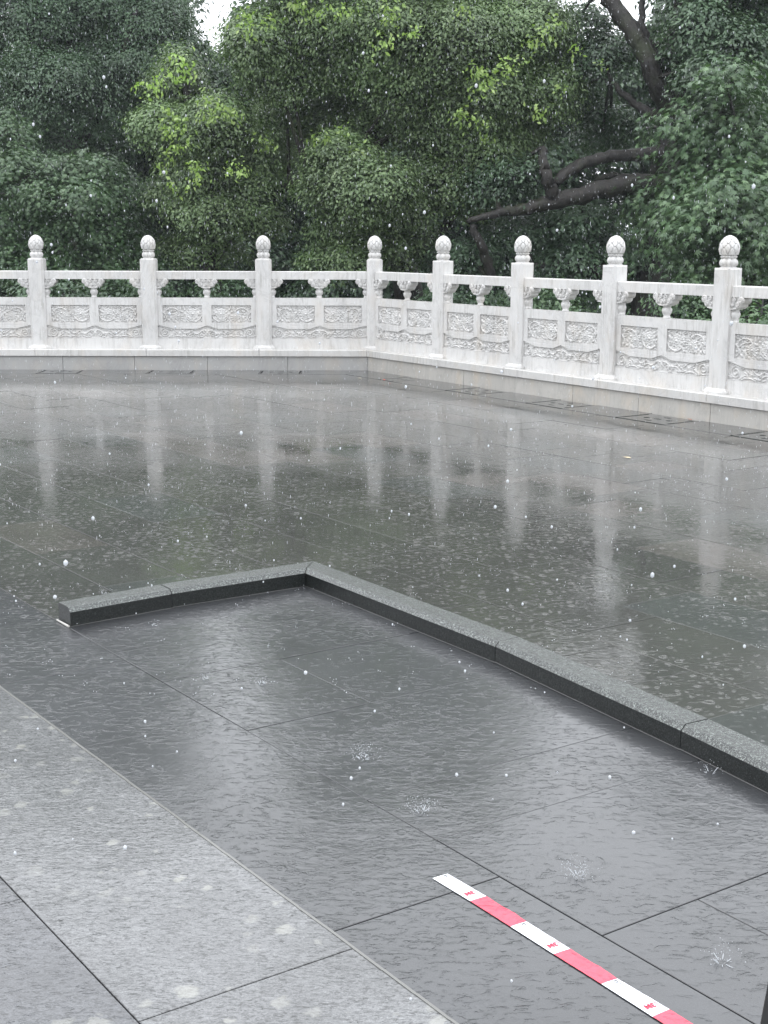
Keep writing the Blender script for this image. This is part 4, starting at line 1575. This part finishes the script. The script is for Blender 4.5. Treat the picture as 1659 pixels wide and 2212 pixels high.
# 7 large-leaved tree in front of it
tree('plane_tree', 'tree with big lobed leaves hanging before the dark trunk at the right edge', 'tree', (5.0, 17.4, -0.4),
     [([(5.0, 17.4, -0.4), (4.9, 17.4, 1.2), (4.7, 17.4, 2.0), (4.6, 17.4, 2.7)], [0.14, 0.12, 0.08, 0.03])],
     [CL(1480, 270, 17.4, 60, 45, 300), CL(1570, 180, 17.4, 70, 40, 300), CL(1560, 240, 17.4, 70, 50, 470), CL(1540, 330, 17.2, 90, 60, 800), CL(1620, 300, 17.3, 70, 70, 620), CL(1500, 400, 17.2, 80, 50, 700), CL(1590, 420, 17.2, 85, 60, 800), CL(1530, 490, 17.3, 90, 55, 800),
      CL(1640, 500, 17.3, 80, 60, 620), CL(1450, 480, 17.6, 50, 50, 280), CL(1580, 570, 17.5, 100, 60, 800), CL(1400, 420, 17.8, 55, 40, 200), CL(1720, 400, 17.5, 80, 120, 500), CL(1490, 560, 17.8, 70, 50, 400)],
     0.112, STAR, M_LEAF_M, 1.6, sig=0.26)
# background trees, each with its own trunk and crown
bgs = [(-8.6, 30, 9.5, 'tall background tree behind the far left corner'), (-4.9, 31, 9.3, 'background tree seen between the two left hand crowns'),
       (-1.0, 30, 8.3, 'dark background tree behind the young camphor'), (1.4, 31.5, 8.8, 'dark background tree behind the large camphor'),
       (4.2, 32, 6.7, 'thin background tree below the bare limbs on the right'), (8.0, 30, 8.4, 'background tree behind the right edge'), (10.8, 27, 8.5, 'background tree beyond the right edge'),
       (-11.5, 27, 9.5, 'background tree beyond the left edge'),
       (-6.9, 34, 8.5, 'farthest dark tree between the tall left tree and its neighbour'), (-2.9, 34.5, 7.0, 'farthest dark tree in the notch left of centre'), (0.9, 35, 8.0, 'farthest dark tree behind the large camphor'),
       (6.3, 33, 6.6, 'farthest tree glimpsed under the long bare limb')]
for bx, by, H_, lab in bgs:
    cl_ = []
    thin = abs(bx - 4.2) < 0.1
    nC = 66 if not thin else 30
    for k in range(nC):
        q = rnd.random()
        z = -0.8 + (H_ + 0.3) * q
        w = (2.2 if q < 0.8 else 1.4)
        x = bx + rnd.uniform(-w, w); y = by + rnd.uniform(-1.2, 1.2)
        px, pz = 829.5 + FPX * x / y, 512 - FPX * (z - 1.65) / y
        if 395 < px < 600 and -400 < pz < 175 or 1270 < px < 1440 and pz < -150 or 1265 < px < 1420 and 360 < pz < 640 and rnd.random() < 0.7:
            continue
        cl_.append(((x, y, z), (1.05, 0.9, 0.8), 1500 if not thin else 750))
    tree('background_tree', lab, 'tree', (bx, by, -1.9), [([(bx, by, -1.9), (bx + 0.1, by, H_ * 0.4), (bx - 0.1, by, H_ * 0.85)], [0.25, 0.2, 0.08])], cl_, 0.15, CAMPH, M_LEAF_D, 1.0, sig=0.26, twigs=False)
# shrubs at the foot, seen between the balusters
shr = [(-4.9, 18.6, 'low dark shrub behind the leftmost bay'), (-3.6, 18.9, 'low dark shrub behind the second bay'), (-2.2, 18.5, 'low dark shrub behind the third bay'), (-0.8, 18.6, 'low dark shrub behind the bay left of the corner post'),
       (0.9, 17.8, 'low shrub behind the first bay right of the corner'), (2.4, 17.2, 'bright leaved shrub between the sixth post and the old tree'), (3.6, 16.0, 'leafy shrub behind the seventh post'), (4.6, 14.6, 'leafy shrub behind the rightmost post')]
for sx, sy, lab in shr:
    cl_ = [((sx + rnd.uniform(-0.5, 0.5), sy + rnd.uniform(-0.3, 0.3), rnd.uniform(0.1, 0.95)), (0.42, 0.4, 0.32), 520) for _ in range(7)]
    tree('shrub', lab, 'shrub', (sx, sy, -0.15), [([(sx, sy, -0.15), (sx + 0.05, sy, 0.35), (sx - 0.03, sy, 0.8)], [0.03, 0.025, 0.012])], cl_, 0.07,
         CAMPH, M_LEAF_M if 'eaf' in lab or 'bright' in lab else M_LEAF_D, 1.0, sig=0.13, twigs=False)

# ------------------------------------------------------------------ rain
def rain_material():
    m, nt, N, L, B = new_mat('rain_drop')
    B.inputs['Base Color'].default_value = (0.5, 0.52, 0.54, 1)
    B.inputs['Roughness'].default_value = 0.15
    tr = N.new('ShaderNodeBsdfTranslucent')
    tr.inputs['Color'].default_value = (0.95, 0.97, 1, 1)
    ms = N.new('ShaderNodeMixShader'); ms.inputs['Fac'].default_value = 0.45
    L.new(B.outputs['BSDF'], ms.inputs[1]); L.new(tr.outputs['BSDF'], ms.inputs[2])
    L.new(ms.outputs['Shader'], N['Material Output'].inputs['Surface'])
    return m


M_RAIN = rain_material()
ico = bmesh.new()
bmesh.ops.create_icosphere(ico, subdivisions=1, radius=1.0)
IV = np.array([v.co[:] for v in ico.verts]); IF = np.array([[v.index for v in f.verts] for f in ico.faces])
ico.free()


def drops_mesh(P, rx, rz):
    n = len(P)
    V = P[:, None, :] + IV[None] * np.stack([rx, rx, rz], 1)[:, None, :]
    F = (IF[None] + (np.arange(n) * len(IV))[:, None, None]).reshape(-1, 3)
    me = bpy.data.meshes.new('drops')
    V = V.reshape(-1, 3)
    me.vertices.add(len(V)); me.vertices.foreach_set('co', V.astype(np.float32).ravel())
    me.loops.add(F.size); me.loops.foreach_set('vertex_index', F.astype(np.int32).ravel())
    me.polygons.add(len(F))
    me.polygons.foreach_set('loop_start', np.arange(0, F.size, 3, dtype=np.int32))
    me.polygons.foreach_set('loop_total', np.full(len(F), 3, dtype=np.int32))
    me.polygons.foreach_set('use_smooth', np.ones(len(F), dtype=bool))
    me.materials.append(M_RAIN)
    me.update(calc_edges=True)
    return me


P, RX, RZ = [], [], []


def volume_drops(n, y0, y1, r0, r1, stretch, zmax=4.5):
    for _ in range(n):
        y = rng.uniform(y0 ** 2, y1 ** 2) ** 0.5
        x = rng.uniform(-0.36, 0.36) * y
        z = rng.uniform(0.02, min(zmax, 1.65 + 0.22 * y))
        P.append((x, y, z)); r_ = rng.uniform(r0, r1); RX.append(r_); RZ.append(r_ * rng.uniform(*stretch))


volume_drops(110, 1.4, 3.6, 0.0020, 0.0038, (1.1, 1.5))
volume_drops(130, 3.4, 6.0, 0.0022, 0.0036, (1.2, 1.8))
volume_drops(11000, 6.0, 15.5, 0.0007, 0.0013, (5.0, 9.0), 5.2)
# droplets thrown up where drops strike the film of water
for _ in range(1300):
    y = rng.uniform(4.5 ** 2, 11.0 ** 2) ** 0.5
    x = rng.uniform(-0.33, 0.33) * y
    for q in range(int(rng.integers(1, 4))):
        P.append((x + rng.normal(0, 0.008), y + rng.normal(0, 0.008), abs(rng.normal(0.003, 0.006)) + 0.001)); r_ = rng.uniform(0.0008, 0.0020); RX.append(r_); RZ.append(r_ * 1.1)
link('rain', drops_mesh(np.array(P), np.array(RX), np.array(RZ)), kind='stuff')


def splash(x, y, sz, n, label):
    c = ground(x, y)
    t = thing('water_splash', label, 'splash', c)
    Pq, a, b = [], [], []
    mb = MB()
    for k in range(n):
        th = rnd.uniform(0, 2 * PI); el = rnd.uniform(0.3, 1.3); d = sz * rnd.uniform(0.15, 1.0)
        Pq.append((d * math.cos(th) * math.cos(el) * 1.3, d * math.sin(th) * math.cos(el) * 1.3, 0.004 + d * math.sin(el) * 0.8))
        r_ = rnd.uniform(0.0004, 0.0012); a.append(r_); b.append(r_ * rnd.uniform(1, 1.6))
    link('droplets', drops_mesh(np.array(Pq), np.array(a), np.array(b)), t, kind='stuff')
    nj = rnd.randint(3, 7)
    for k in range(nj):
        th = 2 * PI * k / nj + rnd.uniform(-0.6, 0.6)
        r0, r1, h = sz * 0.20, sz * rnd.uniform(0.28, 0.55), sz * rnd.uniform(0.06, 0.30)
        mb.add(tube_vf([(r0 * math.cos(th), r0 * math.sin(th), 0.002), ((r0 + r1) / 2 * math.cos(th), (r0 + r1) / 2 * math.sin(th), h * 0.6), (r1 * math.cos(th), r1 * math.sin(th), h)],
                       [0.0009, 0.0009, 0.0006], 4))
    link('water_jets', mb.mesh(M_RAIN), t)


splash(565, 1478, 0.040, 60, 'crown shaped splash on the wet slabs just inside the kerb')
splash(785, 1640, 0.060, 170, 'broad fine spray in the middle of the dark slabs')
splash(910, 1755, 0.055, 180, 'dense burst of droplets beside the joint between dark courses')
splash(1250, 1895, 0.060, 150, 'spray of droplets right of the tape end')
splash(333, 1352, 0.028, 26, 'small flat splash below the left arm of the kerb')
splash(443, 1468, 0.030, 30, 'small low splash left of the crown shaped one')
splash(225, 1283, 0.040, 26, 'tall thin splash behind the left arm of the kerb')
splash(1535, 1670, 0.060, 40, 'cluster of heavy drops at the foot of the right kerb')
splash(1560, 2080, 0.060, 60, 'scatter of droplets near the bottom right corner')

# ------------------------------------------------------------------ thin rain haze
hz = bpy.data.materials.new('rain_haze')
hz.use_nodes = True
hn, hl = hz.node_tree.nodes, hz.node_tree.links
hn.remove(hn['Principled BSDF'])
pv = hn.new('ShaderNodeVolumePrincipled')
pv.inputs['Color'].default_value = (0.86, 0.92, 1.0, 1)
pv.inputs['Density'].default_value = 0.0008
pv.inputs['Anisotropy'].default_value = 0.2
hl.new(pv.outputs['Volume'], hn['Material Output'].inputs['Volume'])
link('haze', mesh_from(*box_vf(-1600, 1600, -80, 2700, -6, 14), hz), kind='stuff')
